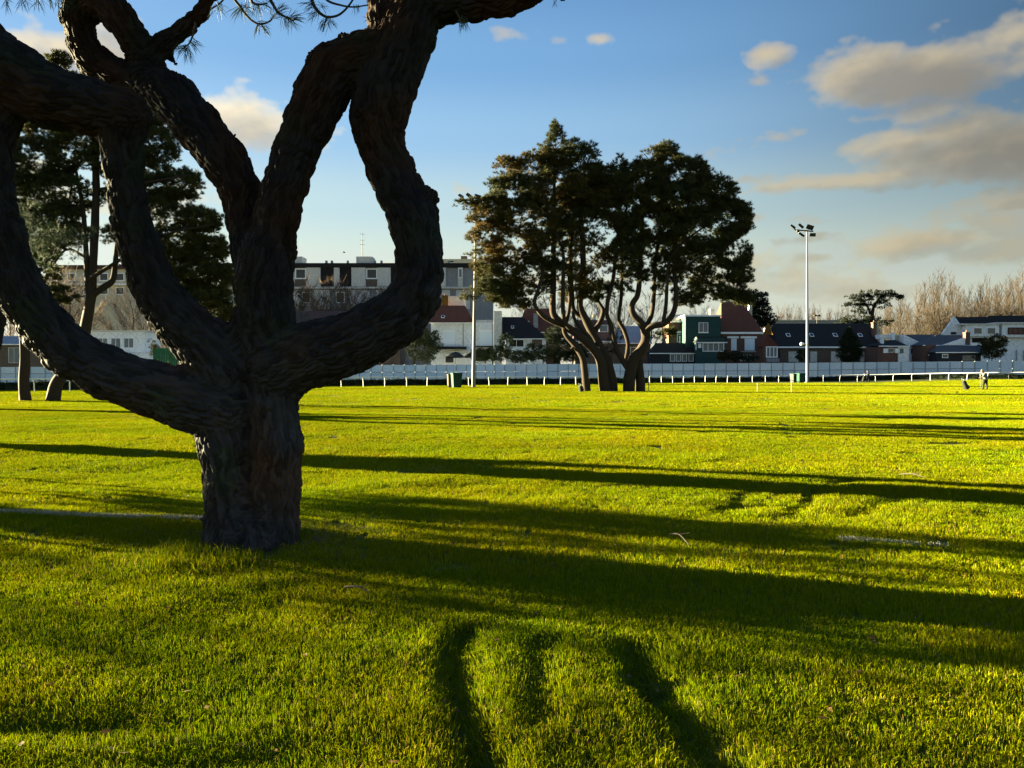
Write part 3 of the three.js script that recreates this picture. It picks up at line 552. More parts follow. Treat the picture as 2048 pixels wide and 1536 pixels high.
function stems(t, z, list, m, seed, wob = 0.14) {   // list of [name, [[px, py, radius px, dz], ...]]
  const all = [];
  list.forEach(([name, pts], i) => {
    const P = pts.map(([x, y, r, dz = 0]) => at(x, y, z + dz)), rr = pts.map(([, , r, dz = 0]) => (r / F) * (z + dz) * (z > 60 && z < 70 ? 0.72 : z === 42 ? 0.85 : 1));
    part(t, name, tube(P, rr, 9, 5, wob, seed + i * 2.7), m); const cv = new THREE.CatmullRomCurve3(P, false, 'centripetal'); for (let k = 2; k <= 24; k++) all.push(cv.getPoint(k / 24));
  });
  return all;
}
function twiggery(t, from, to, seed, r0, m, every = 3) {   // fine wood growing from the stems out to the foliage, each twig from the nearest wood already there
  const R = rng(seed), geo = [], tips = to.filter((_, i) => i % every === 0), near = tips.map((p) => { let bd = 1e9, best = null; for (const q of from) { const d = q.distanceTo(p) + (q.y > p.y + 0.3 ? 1 : 0); if (d < bd) { bd = d; best = q; } } return [bd, best, p]; });
  near.sort((a, b) => a[0] - b[0]);
  const done = [];
  for (const [d0, q0, p] of near) {
    let bd = d0, best = q0, lvl = 0;
    for (const [q, l] of done) { const d = q.distanceTo(p) * 1.25 + 0.25; if (d < bd) { bd = d; best = q; lvl = l + 1; } }
    const L = best.distanceTo(p); if (L < 0.15) continue;
    const mid = best.clone().lerp(p, 0.5).add(V((R() - 0.5) * L * 0.3, (R() - 0.6) * L * 0.25, (R() - 0.5) * L * 0.3)), r = r0 * Math.max(0.35, 1.1 - 0.16 * lvl);
    geo.push(tube([best, mid, p], [r, r * 0.8, r * 0.55], 4, 2)); done.push([p, lvl], [mid, lvl]);
  }
  if (geo.length) { const o = part(t, 'twigs', geo, m); o.userData.kind = 'stuff'; }
}
// two tall pines standing close together at the left
{
  const z = 42, t = thing('pine_tree', 'tall pine with a forked trunk, second from the left, behind the gnarled limbs', 'tree', at(108, 800, z).setY(0));
  const s = stems(t, z, [
    ['trunk', [[106, 806, 16], [112, 770, 14], [140, 730, 13], [163, 690, 12.5], [174, 640, 12], [183, 590, 11], [186, 540, 9], [190, 450, 9], [192, 360, 8], [186, 260, 6], [150, 170, 4], [122, 120, 2]]],
    ['limb', [[183, 592, 8], [206, 575, 7.5], [224, 562, 7], [230, 530, 6], [236, 480, 5], [262, 420, 4], [290, 330, 2.5]]],
    ['limb', [[180, 605, 7], [176, 560, 7], [172, 500, 6], [166, 420, 5], [150, 330, 3]]],
    ['limb', [[176, 560, 5, -0.5], [240, 520, 4, -1], [330, 470, 3, -1.5], [420, 450, 1.5, -2]]],
    ['limb', [[180, 520, 3.5], [130, 500, 2.6, 1], [85, 575, 2.2, 1.4], [70, 610, 1.4, 1.6]]],
    ['limb', [[185, 405, 4], [110, 420, 3.2, 1], [40, 430, 2, 1.6]]], ['limb', [[190, 380, 4], [290, 365, 3, -1], [380, 350, 1.6, -1.6]]],
  ], pineBark, 3);
  const p = leafy(t, z, [[118, 118, 20, 16, 26], [150, 165, 60, 28, 70], [90, 230, 100, 45, 200], [220, 260, 110, 60, 330], [310, 290, 50, 50, 190], [60, 330, 90, 50, 240], [350, 370, 55, 36, 190], [270, 370, 60, 40, 120], [120, 390, 90, 40, 230], [60, 440, 60, 30, 120], [400, 440, 45, 28, 150], [340, 490, 70, 38, 260], [250, 470, 50, 25, 50], [415, 500, 42, 30, 150], [130, 470, 60, 25, 70], [390, 545, 60, 30, 190], [330, 560, 50, 28, 110], [400, 595, 56, 28, 170], [440, 560, 22, 40, 80], [440, 625, 24, 22, 60], [85, 545, 40, 22, 34], [110, 590, 50, 20, 60], [60, 610, 40, 16, 40], [110, 440, 60, 34, 130], [70, 500, 60, 30, 90], [150, 300, 80, 40, 150], [240, 320, 70, 40, 120], [300, 420, 60, 34, 110], [380, 590, 60, 30, 110], [300, 520, 50, 30, 60]], midClumps, 51, { dens: 2.6, cut: -0.02, gap: 0.9, brown: 0.4, size: 0.62 });
  twiggery(t, s, p, 52, 0.035, twigBark, 3);
  const t2 = thing('pine_tree', 'pine with a straight bare lower trunk, leftmost on the lawn', 'tree', at(50, 802, z).setY(0));
  const s2 = stems(t2, z, [['trunk', [[52, 806, 14], [48, 770, 11.5], [50, 700, 11], [40, 600, 10], [30, 480, 9], [26, 380, 7], [20, 260, 4], [16, 180, 2]]], ['limb', [[44, 620, 6], [90, 560, 4, 1], [130, 440, 3, 2], [150, 330, 2, 2.6]]], ['limb', [[32, 480, 5], [-30, 400, 4], [-90, 350, 2]]]], pineBark, 7);
  const p2 = leafy(t2, z, [[10, 240, 80, 60, 200], [-60, 330, 90, 60, 200], [60, 350, 80, 50, 160], [-40, 440, 90, 50, 160], [40, 500, 50, 30, 60]], midClumps, 53, { dens: 1.8, cut: -0.05, gap: 0.9, size: 0.62 });
  twiggery(t2, s2, p2, 54, 0.035, twigBark, 4);
}
// the clump of three pines in the middle of the lawn
{
  const z = 63, O = { dens: 1.6, cut: -0.11, gap: 0.55, brown: 0.9, size: 0.86 };  // brown: warm sunlight on the needles, put into their tint
  const a = thing('pine_tree', 'slender leaning pine on the left of the three in mid lawn', 'tree', at(1173, 783, z).setY(0));
  let s = stems(a, z, [['trunk', [[1174, 786, 12], [1170, 750, 10], [1165, 715, 9.5], [1150, 690, 9], [1132, 670, 7], [1128, 655, 6], [1134, 640, 5.5], [1140, 600, 5], [1138, 540, 4.5, 1], [1140, 470, 4, 1.5], [1150, 400, 3, 2]]], ['limb', [[1150, 690, 6], [1140, 700, 3], [1120, 690, 2]]]], pineBark, 11);
  let p = leafy(a, z, [[1150, 400, 50, 40, 110, 2], [1125, 470, 50, 30, 90, 2], [1190, 560, 45, 22, 34, 1], [1150, 590, 40, 16, 30, 1]], midClumps, 61, O);
  twiggery(a, s, p, 62, 0.04, twigBark, 3);
  const b = thing('pine_tree', 'many-stemmed pine in the middle of the three, sunlit brown put into its needle tint', 'tree', at(1212, 784, z).setY(0));
  s = stems(b, z, [
    ['trunk', [[1212, 787, 17], [1206, 750, 15], [1200, 715, 14], [1180, 690, 13], [1155, 668, 12], [1130, 652, 11], [1108, 630, 9.5], [1106, 600, 8.5], [1107, 540, 8], [1107, 480, 7], [1108, 400, 5], [1110, 300, 3]]],
    ['limb', [[1226, 786, 15, 0.4], [1221, 750, 14, 0.4], [1212, 715, 13, 0.4], [1198, 690, 12, 0.6], [1186, 668, 12, 0.8], [1172, 640, 11, 0.8], [1160, 612, 9, 0.8], [1166, 560, 8.5, 0.8], [1165, 484, 8, 0.6], [1161, 430, 6, 0.5], [1160, 340, 3, 0.4]]],
    ['limb', [[1130, 652, 8], [1100, 640, 7, -0.5], [1082, 628, 6, -1], [1069, 606, 5.5, -1], [1078, 575, 5, -1], [1086, 530, 4, -1], [1060, 470, 2.5, -1]]],
    ['limb', [[1150, 664, 7], [1130, 645, 6.5, -0.6], [1126, 620, 6, -0.8], [1126, 560, 5.5, -1], [1125, 500, 4.5, -1], [1090, 420, 2.5, -1]]],
    ['limb', [[1175, 640, 7, 0.8], [1148, 622, 7, 1], [1144, 590, 6.5, 1], [1141, 500, 6, 1], [1150, 430, 3, 1]]],
    ['limb', [[1186, 668, 8, 0.8], [1202, 640, 7, 1.2], [1206, 620, 6, 1.4], [1196, 600, 4, 1.6], [1205, 560, 3, 1.8]]],
    ['limb', [[1186, 690, 7, 0.4], [1176, 672, 6], [1150, 640, 5, -0.4], [1146, 622, 4, -0.6]]],
  ], pineBark, 12);
  p = leafy(b, z, [[1111, 262, 10, 20, 22], [1108, 292, 34, 24, 80], [1150, 318, 58, 34, 190], [1070, 340, 52, 34, 170], [1015, 340, 30, 26, 70], [1120, 380, 90, 50, 420], [1020, 385, 52, 36, 190], [1180, 385, 50, 55, 260], [985, 425, 42, 32, 120], [942, 412, 34, 12, 40], [935, 440, 20, 8, 16], [1060, 440, 80, 44, 330], [1165, 460, 55, 40, 150], [980, 470, 46, 26, 100], [1040, 500, 70, 34, 190], [970, 515, 42, 24, 80], [1000, 550, 58, 28, 150], [1090, 540, 50, 26, 70], [1060, 575, 50, 20, 80], [985, 592, 66, 15, 130], [1030, 608, 34, 12, 40], [1160, 570, 50, 20, 46], [1085, 585, 30, 20, 20], [1090, 505, 60, 36, 130], [1130, 548, 56, 26, 80], [1180, 515, 46, 34, 80, 1], [1200, 590, 50, 16, 44, 1], [1000, 575, 56, 20, 80]], midClumps, 63, O);
  twiggery(b, s, p, 64, 0.04, twigBark, 3);
  const c = thing('pine_tree', 'broad pine on the right of the three, leaning right with sunlit bark at its bend', 'tree', at(1268, 784, z).setY(0));
  s = stems(c, z, [
    ['trunk', [[1257, 787, 17], [1260, 750, 16], [1268, 718, 16], [1283, 700, 15], [1291, 680, 13], [1290, 660, 12], [1280, 644, 10], [1266, 628, 9], [1264, 610, 8], [1275, 590, 7.5], [1280, 540, 7], [1282, 470, 6], [1290, 380, 4], [1300, 330, 2]]],
    ['root_flare', [[1281, 787, 14, 0.3], [1279, 745, 13, 0.4], [1276, 712, 12, 0.3]]],
    ['limb', [[1258, 742, 8], [1246, 722, 8], [1234, 700, 7.5], [1226, 670, 7], [1222, 650, 6.5], [1214, 630, 6], [1216, 600, 5.5], [1226, 560, 5], [1232, 500, 5], [1240, 430, 3.5], [1245, 340, 2]]],
    ['limb', [[1250, 728, 6, 0.5], [1256, 690, 6, 0.8], [1248, 660, 6, 1], [1238, 640, 5.5, 1], [1242, 600, 5, 1], [1244, 540, 5, 1], [1244, 460, 4, 1], [1262, 380, 2.5, 1]]],
    ['limb', [[1288, 668, 9, -0.3], [1305, 652, 9, -0.6], [1326, 648, 8.5, -0.8], [1342, 634, 8, -0.9], [1351, 610, 7, -0.9], [1352, 580, 6.5, -0.8], [1348, 540, 6, -0.6], [1352, 480, 5, -0.5], [1380, 400, 3]]],
    ['limb', [[1326, 648, 6, -0.8], [1332, 610, 5.5, -1], [1334, 570, 5, -1], [1340, 520, 4.5, -1], [1372, 480, 3, -1.2], [1430, 440, 2, -1.4]]],
    ['limb', [[1291, 655, 7], [1303, 630, 6.5, 0.4], [1308, 580, 6, 0.5], [1310, 530, 5.5, 0.5], [1320, 460, 4, 0.5], [1330, 340, 2, 0.5]]],
    ['limb', [[1350, 560, 3.5, -0.8], [1390, 520, 3, -1], [1440, 500, 2, -1.2]]], ['limb', [[1346, 520, 3.5, -0.6], [1410, 560, 3, -0.6], [1466, 590, 1.6, -0.6]]],
  ], pineBark, 13);
  p = leafy(c, z, [[1332, 298, 22, 18, 44], [1322, 322, 44, 24, 120], [1285, 330, 18, 16, 34], [1240, 335, 18, 22, 46], [1230, 370, 44, 36, 170], [1200, 352, 36, 26, 90, 1], [1205, 400, 44, 40, 150, 1], [1290, 375, 70, 44, 330], [1375, 350, 48, 34, 190], [1350, 400, 90, 50, 470], [1420, 392, 56, 40, 260], [1240, 430, 50, 44, 220], [1300, 450, 80, 40, 330], [1455, 440, 46, 42, 240], [1400, 465, 80, 46, 400], [1486, 440, 20, 36, 80], [1465, 505, 40, 38, 190], [1310, 500, 60, 26, 110], [1390, 520, 60, 34, 170], [1250, 500, 36, 26, 60], [1480, 550, 26, 30, 110], [1430, 560, 56, 28, 150], [1395, 590, 46, 16, 60], [1480, 597, 36, 16, 80], [1340, 570, 36, 20, 30], [1255, 570, 30, 20, 20], [1330, 668, 26, 8, 22], [1310, 680, 20, 8, 12], [1245, 520, 46, 34, 90], [1300, 540, 46, 26, 80], [1352, 536, 56, 28, 100], [1440, 585, 50, 20, 80], [1380, 600, 40, 14, 40]], midClumps, 65, { ...O, brown: 0.35 });
  twiggery(c, s, p, 66, 0.04, twigBark, 3);
}
// pines out of the picture on the left, whose long shadows cross the lawn
{
  const lowPine = (x, zz, sc, turn, label) => { const o = bigPine.clone(); o.name = numbered('gnarled_pine_tree'); o.position.set(x, landY(x, zz), zz); o.rotation.y = turn; o.scale.setScalar(sc); scene.add(o); o.userData = {}; return tag(o, label, 'tree'); };
  lowPine(-15.4, -18.2, 1.0, 2.2, 'gnarled pine outside the left edge, behind the nearest one');
  lowPine(-25.4, -33.9, 1.25, 4.0, 'gnarled pine outside the left edge, farthest of those casting shadows');
}
{
  const t = thing('pine_tree', 'added tall pine far outside the left edge that shades the upper limbs of the gnarled pine', 'tree', V(-31, 0, -18.2)), R = rng(4141), place = [];  // unseen pine added to keep the sun off the upper limbs
  part(t, 'trunk', tube([V(-31, -0.1, -18.2), V(-31.2, 4, -18.3), V(-30.9, 8, -18.1), V(-31, 12.5, -18.2)], [0.28, 0.22, 0.16, 0.05], 10, 4, 0.12, 8), pineBark);
  for (let i = 0; i < 1500; i++) { const u = R(), a = R() * TAU, r = 4.2 * Math.sin(Math.PI * lerp(0.12, 0.98, u)) * Math.sqrt(R()) + 0.1, p = V(-31 + Math.cos(a) * r, lerp(5.9, 12.6, u), -18.2 + Math.sin(a) * r); if (N3(p.x * 0.8, p.y * 0.9, p.z * 0.8) < -0.16) continue; place.push([p, 0.8, [1, 1, 1]]); }
  strew(t, 'crown', midClumps, place);
}
for (const [x, z, n, h0, h1, w, label] of [[-13.4, -11.3, 230, 0.35, 1.75, 0.6, 'added low dense pine outside the left edge, a shadow caster broader than it is tall'], [-25, -14.2, 80, 2.3, 4.9, 2.1, 'added sparse taller pine outside the left edge, farthest of the shadow casters'], [-11.9, -13.1, 170, 1.25, 2.6, 0.6, 'added bushy pine outside the left edge, shadow caster behind the two slimmer ones'], [-11.2, -11.8, 80, 0.7, 2.4, 0.8, 'added sparse pine outside the left edge that dapples the lawn with shadow'], [-8.7, -8.75, 85, 0.95, 2.1, 0.6, 'added slim dense pine outside the left edge, shadow caster nearest the camera']]) {  // unseen pines added and shaped to throw shadow bands over the lawn
  const b = V(x, 0, z), t = thing('shadow_caster_pine', label, 'tree', b), R = rng(909 + n), place = [];
  part(t, 'trunk', tube([b, V(b.x + 0.05, h1 * 0.5, b.z), V(b.x, h1, b.z)], [0.05, 0.04, 0.015], 8, 3), pineBark);
  for (let i = 0; i < n; i++) { const u = R(), a = R() * TAU, r = w * (1.1 - 0.5 * u) * Math.sqrt(R()) + 0.05; place.push([V(b.x + Math.cos(a) * r, lerp(h0, h1, u), b.z + Math.sin(a) * r), 0.4, [1, 1, 1]]); }
  strew(t, 'crown', midClumps, place);
}
// bare trees: a leader with steep branches and very many twigs
function bareTree(seed, h, spread, steep, m, kind) {
  const R = rng(seed), t = new THREE.Group(), geo = [], r = h * 0.012, lead = [];
  t.base = V(0, 0, 0);
  for (let i = 0; i <= 5; i++) lead.push(V((R() - 0.5) * h * 0.02 * i, (h * 0.92 * i) / 5, (R() - 0.5) * h * 0.02 * i));
  part(t, 'trunk', tube(lead, [r * 1.3, r, r * 0.8, r * 0.6, r * 0.35, r * 0.1], 6, 3), m);
  const curve = new THREE.CatmullRomCurve3(lead);
  const n = kind === 'poplar' ? 34 : 26;
  for (let i = 0; i < n; i++) {
    const u = lerp(kind === 'poplar' ? 0.1 : 0.22, 0.95, (i + R()) / n), p = curve.getPoint(u), a = R() * TAU, len = h * (kind === 'poplar' ? lerp(0.34, 0.12, u) : lerp(0.5, 0.2, u)) * (0.7 + 0.5 * R()), out = spread * (0.6 + 0.7 * R());
    const d = V(Math.cos(a) * out, steep, Math.sin(a) * out).normalize(), mid = p.clone().addScaledVector(d, len * 0.5), tip = p.clone().addScaledVector(d, len).add(V(0, len * 0.22, 0));
    geo.push(tube([p, mid, tip], [r * 0.42 * (1.1 - u), r * 0.3 * (1.1 - u), r * 0.08], 4, 2));
    for (let k = 0; k < (kind === 'round' ? 19 : 11); k++) {
      const f = 0.25 + 0.75 * R(), q = p.clone().lerp(tip, f), b = R() * TAU, l = len * (0.22 + 0.3 * R()), e = V(d.x + Math.cos(b) * 0.55, d.y + 0.25 * R(), d.z + Math.sin(b) * 0.55).normalize();
      geo.push(tube([q, q.clone().addScaledVector(e, l)], [Math.max(0.022, r * 0.09), 0.012], 3, 1));
    }
  }
  const c = part(t, 'crown', geo, m); c.userData.kind = 'stuff'; return t;
}
const ORD = ['first', 'second', 'third', 'fourth', 'fifth', 'sixth', 'seventh', 'eighth', 'ninth', 'tenth', 'eleventh', 'twelfth', 'thirteenth', 'fourteenth', 'fifteenth', 'sixteenth', 'seventeenth', 'eighteenth', 'nineteenth', 'twentieth', 'twenty-first', 'twenty-second', 'twenty-third', 'twenty-fourth', 'twenty-fifth', 'twenty-sixth'];
function plant(proto, px, py, z, sx, name, label, cat, group, turn, tint) {   // py: top of the tree in the photograph
  const o = proto.clone(), H = at(px, py, z).y, b = at(px, 744, z); o.name = numbered(name); o.position.set(b.x, 0, b.z); const k = H / proto.userData.h; o.scale.set(k * sx, k, k * sx); o.rotation.y = turn; o.userData = {}; scene.add(o); return tag(o, label, cat, group);
}
{
  const pop = [1, 2, 3].map((s) => { const t = bareTree(s * 101, 24, 0.34, 1.5, s === 2 ? paleBark : bareBark, 'poplar'); t.userData.h = 24; return t; });
  const round = [1, 2, 3].map((s) => { const t = bareTree(s * 211, 15, 0.85, 1, mat(0.085, 0.058, 0.04, 0.95), 'round'); t.userData.h = 15; return t; });
  const R = rng(88), G = 'bare poplars behind the houses on the right';
  [[1768, 622], [1782, 604], [1800, 598], [1818, 606], [1832, 580], [1846, 596], [1858, 566], [1868, 553], [1881, 552], [1893, 562], [1906, 557], [1920, 588], [1932, 580], [1946, 592], [1958, 568], [1970, 582], [1980, 562], [1992, 576], [2003, 570], [2014, 584], [2022, 560], [2034, 566], [2046, 544], [2060, 566], [2074, 556]].forEach(([x, y], i) => plant(pop[i % 3], x + (R() - 0.5) * 5, y, 235 + 40 * R(), 1.15, 'poplar_tree', ORD[i] + ' bare poplar from the left in the row behind the right-hand houses', 'tree', G, R() * 6));
  const low = [1, 2].map((s) => { const t = bareTree(s * 311, 15, 0.85, 1, mat(0.04, 0.031, 0.023, 0.95), 'round'); t.userData.h = 15; return t; });
  [[1786, 625], [1812, 622], [1838, 618], [1866, 612], [1890, 616], [1916, 614], [1944, 610], [1972, 608], [2000, 606], [2030, 604]].forEach(([x, y], i) => plant(low[i % 2], x, y, 215 + 15 * R(), 1.2, 'bare_tree', ORD[i] + ' low bare tree from the left beneath the row of poplars', 'tree', 'low bare trees under the poplars', R() * 6));
  [[598, 566], [628, 584], [655, 576], [684, 572], [716, 580], [742, 590], [768, 586], [796, 580], [830, 590]].forEach(([x, y], i) => plant(round[i % 3], x, y, 205 + 14 * R(), 1.15, 'bare_tree', ORD[i] + ' bare reddish tree from the left before the long apartment block', 'tree', 'bare trees in front of the apartment block', R() * 6));
  [[1060, 600], [1110, 596], [1160, 604], [1206, 596], [1252, 600], [1300, 598], [1400, 622]].forEach(([x, y], i) => plant(round[i % 3], x, y, 200 + 14 * R(), 1.2, 'bare_tree', ORD[i] + ' bare tree from the left showing behind the three pine stems', 'tree', 'bare trees behind the three pines', R() * 6));
  [[-20, 560], [20, 590], [70, 560], [105, 545], [140, 560], [175, 590], [262, 585], [300, 590], [340, 600]].forEach(([x, y], i) => plant(round[i % 3], x, y, 190 + 14 * R(), 1.2, 'bare_tree', ORD[i] + ' bare tree from the left behind the houses at the left edge', 'tree', 'bare trees behind the houses on the left', R() * 6));
  for (let i = 0; i < 26; i++) plant(pop[i % 3], 1530 + i * 9 + (R() - 0.5) * 8, 612 + 18 * R(), 430 + 60 * R(), 0.9, 'distant_bare_tree', ORD[i] + ' thin bare tree from the left in the faint distant line before the cedar', 'tree', 'distant line of bare trees', R() * 6);
}
// flat-topped cedar, conifers, bushes
function shrub(name, label, cat, z, blobs, foot, seed, o = {}, trunk) {
  const t = thing(name, label, cat, at(foot, 744, z).setY(0)); t.position.y = 0;
  const b = at(foot, 744, z); const s = [];
  if (trunk) s.push(...stems(t, z, trunk, twigBark, seed));
  else { const c = at(blobs[0][0], blobs[0][1], z); part(t, 'stem', tube([V(b.x, 0, b.z), V((b.x + c.x) / 2, c.y / 2, b.z), c], [0.12, 0.1, 0.05], 6, 2), twigBark); }
  leafy(t, z, blobs, o.geos ?? leafClumps, seed, { cut: -0.5, floor: 0.1, ...o });
  return t;
}
shrub('cedar_tree', 'dark flat-topped cedar above the long slate roof', 'tree', 205, [[1752, 588, 44, 7, 90], [1722, 597, 34, 7, 70], [1780, 596, 32, 7, 60], [1738, 606, 40, 7, 70], [1712, 612, 26, 6, 40], [1760, 612, 30, 6, 40], [1728, 624, 22, 6, 34], [1712, 640, 40, 8, 70], [1760, 645, 40, 8, 60], [1700, 650, 30, 6, 40]], 1745, 71, { geos: farClumps, size: 0.72, cut: -0.12, gap: 0.5, dens: 0.95 }, [['trunk', [[1746, 745, 5], [1746, 680, 4], [1744, 640, 4], [1748, 612, 3], [1764, 590, 1.5]]], ['limb', [[1744, 640, 3], [1736, 615, 2.4], [1722, 598, 1.2]]]]);
shrub('conifer_tree', 'dark spreading conifer behind the red-roofed brick house', 'tree', 192, [[1505, 600, 36, 18, 120], [1490, 625, 40, 18, 120], [1520, 620, 24, 14, 60], [1500, 650, 34, 16, 90], [1534, 643, 20, 16, 90], [1470, 605, 26, 12, 40]], 1500, 72, { geos: farClumps, size: 0.85 });
shrub('conifer_tree', 'dense dark cone-shaped conifer in front of the long slate-roofed building', 'tree', 148, [[1699, 708, 25, 18, 200], [1699, 690, 21, 16, 150], [1698, 676, 13, 12, 70], [1697, 665, 6, 8, 24]], 1699, 73, { size: 0.9 });
shrub('conifer_tree', 'dark green conifer beside the white house, right of the S-shaped limb', 'tree', 150, [[845, 700, 34, 26, 230], [858, 676, 26, 14, 80], [840, 672, 26, 18, 90], [868, 690, 18, 14, 60]], 845, 74, { size: 0.9 });
shrub('bush', 'round olive green bush in front of the white house at the right', 'bush', 146, [[1984, 700, 24, 18, 200], [1994, 684, 18, 14, 90], [1974, 690, 14, 14, 60]], 1984, 75, { size: 0.85, brown: 0.6 });
shrub('bush', 'low dark bush between the white house and the small dark-roofed house', 'bush', 146, [[965, 712, 26, 14, 140], [995, 708, 26, 16, 150], [1012, 690, 16, 22, 90]], 985, 76, { size: 0.85 });
shrub('bush', 'low dark bush under the window of the small dark-roofed house', 'bush', 145, [[1040, 715, 26, 12, 130], [1062, 706, 12, 20, 80]], 1045, 77, { size: 0.85 });
shrub('bush', 'olive bush with yellow tips left of the three pines', 'bush', 144, [[1086, 708, 18, 16, 110]], 1086, 78, { size: 0.8, brown: 0.9 });
shrub('bush', 'tall nearly black evergreen mass directly behind the three pines', 'bush', 147, [[1120, 700, 34, 28, 300], [1110, 672, 22, 18, 110], [1150, 706, 26, 20, 160]], 1120, 79, { size: 0.95 });
shrub('bush', 'yellow green bush beside the green house', 'bush', 145, [[1446, 712, 12, 11, 80]], 1446, 80, { size: 0.7, brown: 1 });
shrub('bush', 'dark green bush in front of the brick house windows', 'bush', 145, [[1470, 713, 16, 11, 90], [1498, 716, 18, 9, 70]], 1478, 81, { size: 0.7 });
shrub('bush', 'small olive bush by the mast in front of the long slate-roofed building', 'bush', 150, [[1603, 712, 12, 12, 70]], 1603, 82, { size: 0.7, brown: 0.6 });
shrub('bush', 'pale yellow bush beside the green fence at the left', 'bush', 150, [[312, 704, 12, 14, 60], [304, 690, 8, 12, 30]], 310, 83, { size: 0.7, brown: 1 });
shrub('conifer_tree', 'green conifer between the gnarled pine and the left houses', 'tree', 120, [[432, 640, 34, 40, 200], [420, 600, 30, 30, 120], [446, 600, 20, 40, 90], [440, 690, 40, 30, 120]], 436, 84, { size: 0.9, brown: 0.7, cut: -0.3 });
shrub('bush', 'small yellowish garden tree behind the three pine trunks', 'bush', 152, [[1222, 690, 20, 22, 70], [1240, 668, 16, 12, 30]], 1226, 85, { size: 0.7, brown: 1, cut: -0.2 });

// ---------------------------------------------------------------- what people built
const M_ = {
  white: mat(0.80, 0.81, 0.82, 0.8, { tex: 'plaster' }), cream: mat(0.55, 0.50, 0.38, 0.85, { tex: 'plaster' }), grey: mat(0.26, 0.27, 0.28, 0.85, { tex: 'plaster' }), palegrey: mat(0.60, 0.58, 0.54, 0.85, { tex: 'plaster' }),
  brick: mat(0.16, 0.085, 0.062, 0.92, { tex: 'grain' }), brown: mat(0.13, 0.10, 0.08, 0.92, { tex: 'grain' }), redroof: mat(0.13, 0.05, 0.034, 0.9, { tex: 'tiles' }), brownroof: mat(0.075, 0.045, 0.042, 0.9, { tex: 'tiles' }), slate: mat(0.024, 0.0225, 0.0225, 0.98, { tex: 'tiles' }), greyroof: mat(0.085, 0.088, 0.10, 0.95, { tex: 'tiles' }), blueroof: mat(0.24, 0.28, 0.34, 0.9, { tex: 'tiles' }),
  green: mat(0.022, 0.062, 0.058, 0.7, { tex: 'boards' }), dark: mat(0.022, 0.023, 0.026, 0.8), orange: mat(0.15, 0.072, 0.014, 0.85, { tex: 'plaster' }), trim: mat(0.80, 0.80, 0.79, 0.6), shutter: mat(0.68, 0.75, 0.81, 0.6), glass: new THREE.MeshPhysicalMaterial({ roughness: 0.08, metalness: 0, color: new THREE.Color().setRGB(0.012, 0.016, 0.02), specularIntensity: 1 }), curtain: mat(0.16, 0.17, 0.17, 0.8), fenceGreen: mat(0.02, 0.10, 0.045, 0.8, { tex: 'boards' }),
  rail: mat(0.58, 0.58, 0.57, 0.7), wall: mat(0.70, 0.77, 0.82, 0.8, { tex: 'plaster' }), wallB: mat(0.76, 0.81, 0.85, 0.8, { tex: 'plaster' }), wallC: mat(0.63, 0.72, 0.79, 0.8, { tex: 'plaster' }), post: mat(0.30, 0.33, 0.36, 0.8), bin: mat(0.014, 0.05, 0.034, 0.85), steel: mat(0.15, 0.15, 0.148, 0.7), lamp: mat(0.03, 0.03, 0.028, 0.5), stake: mat(0.20, 0.19, 0.10, 0.8),
};
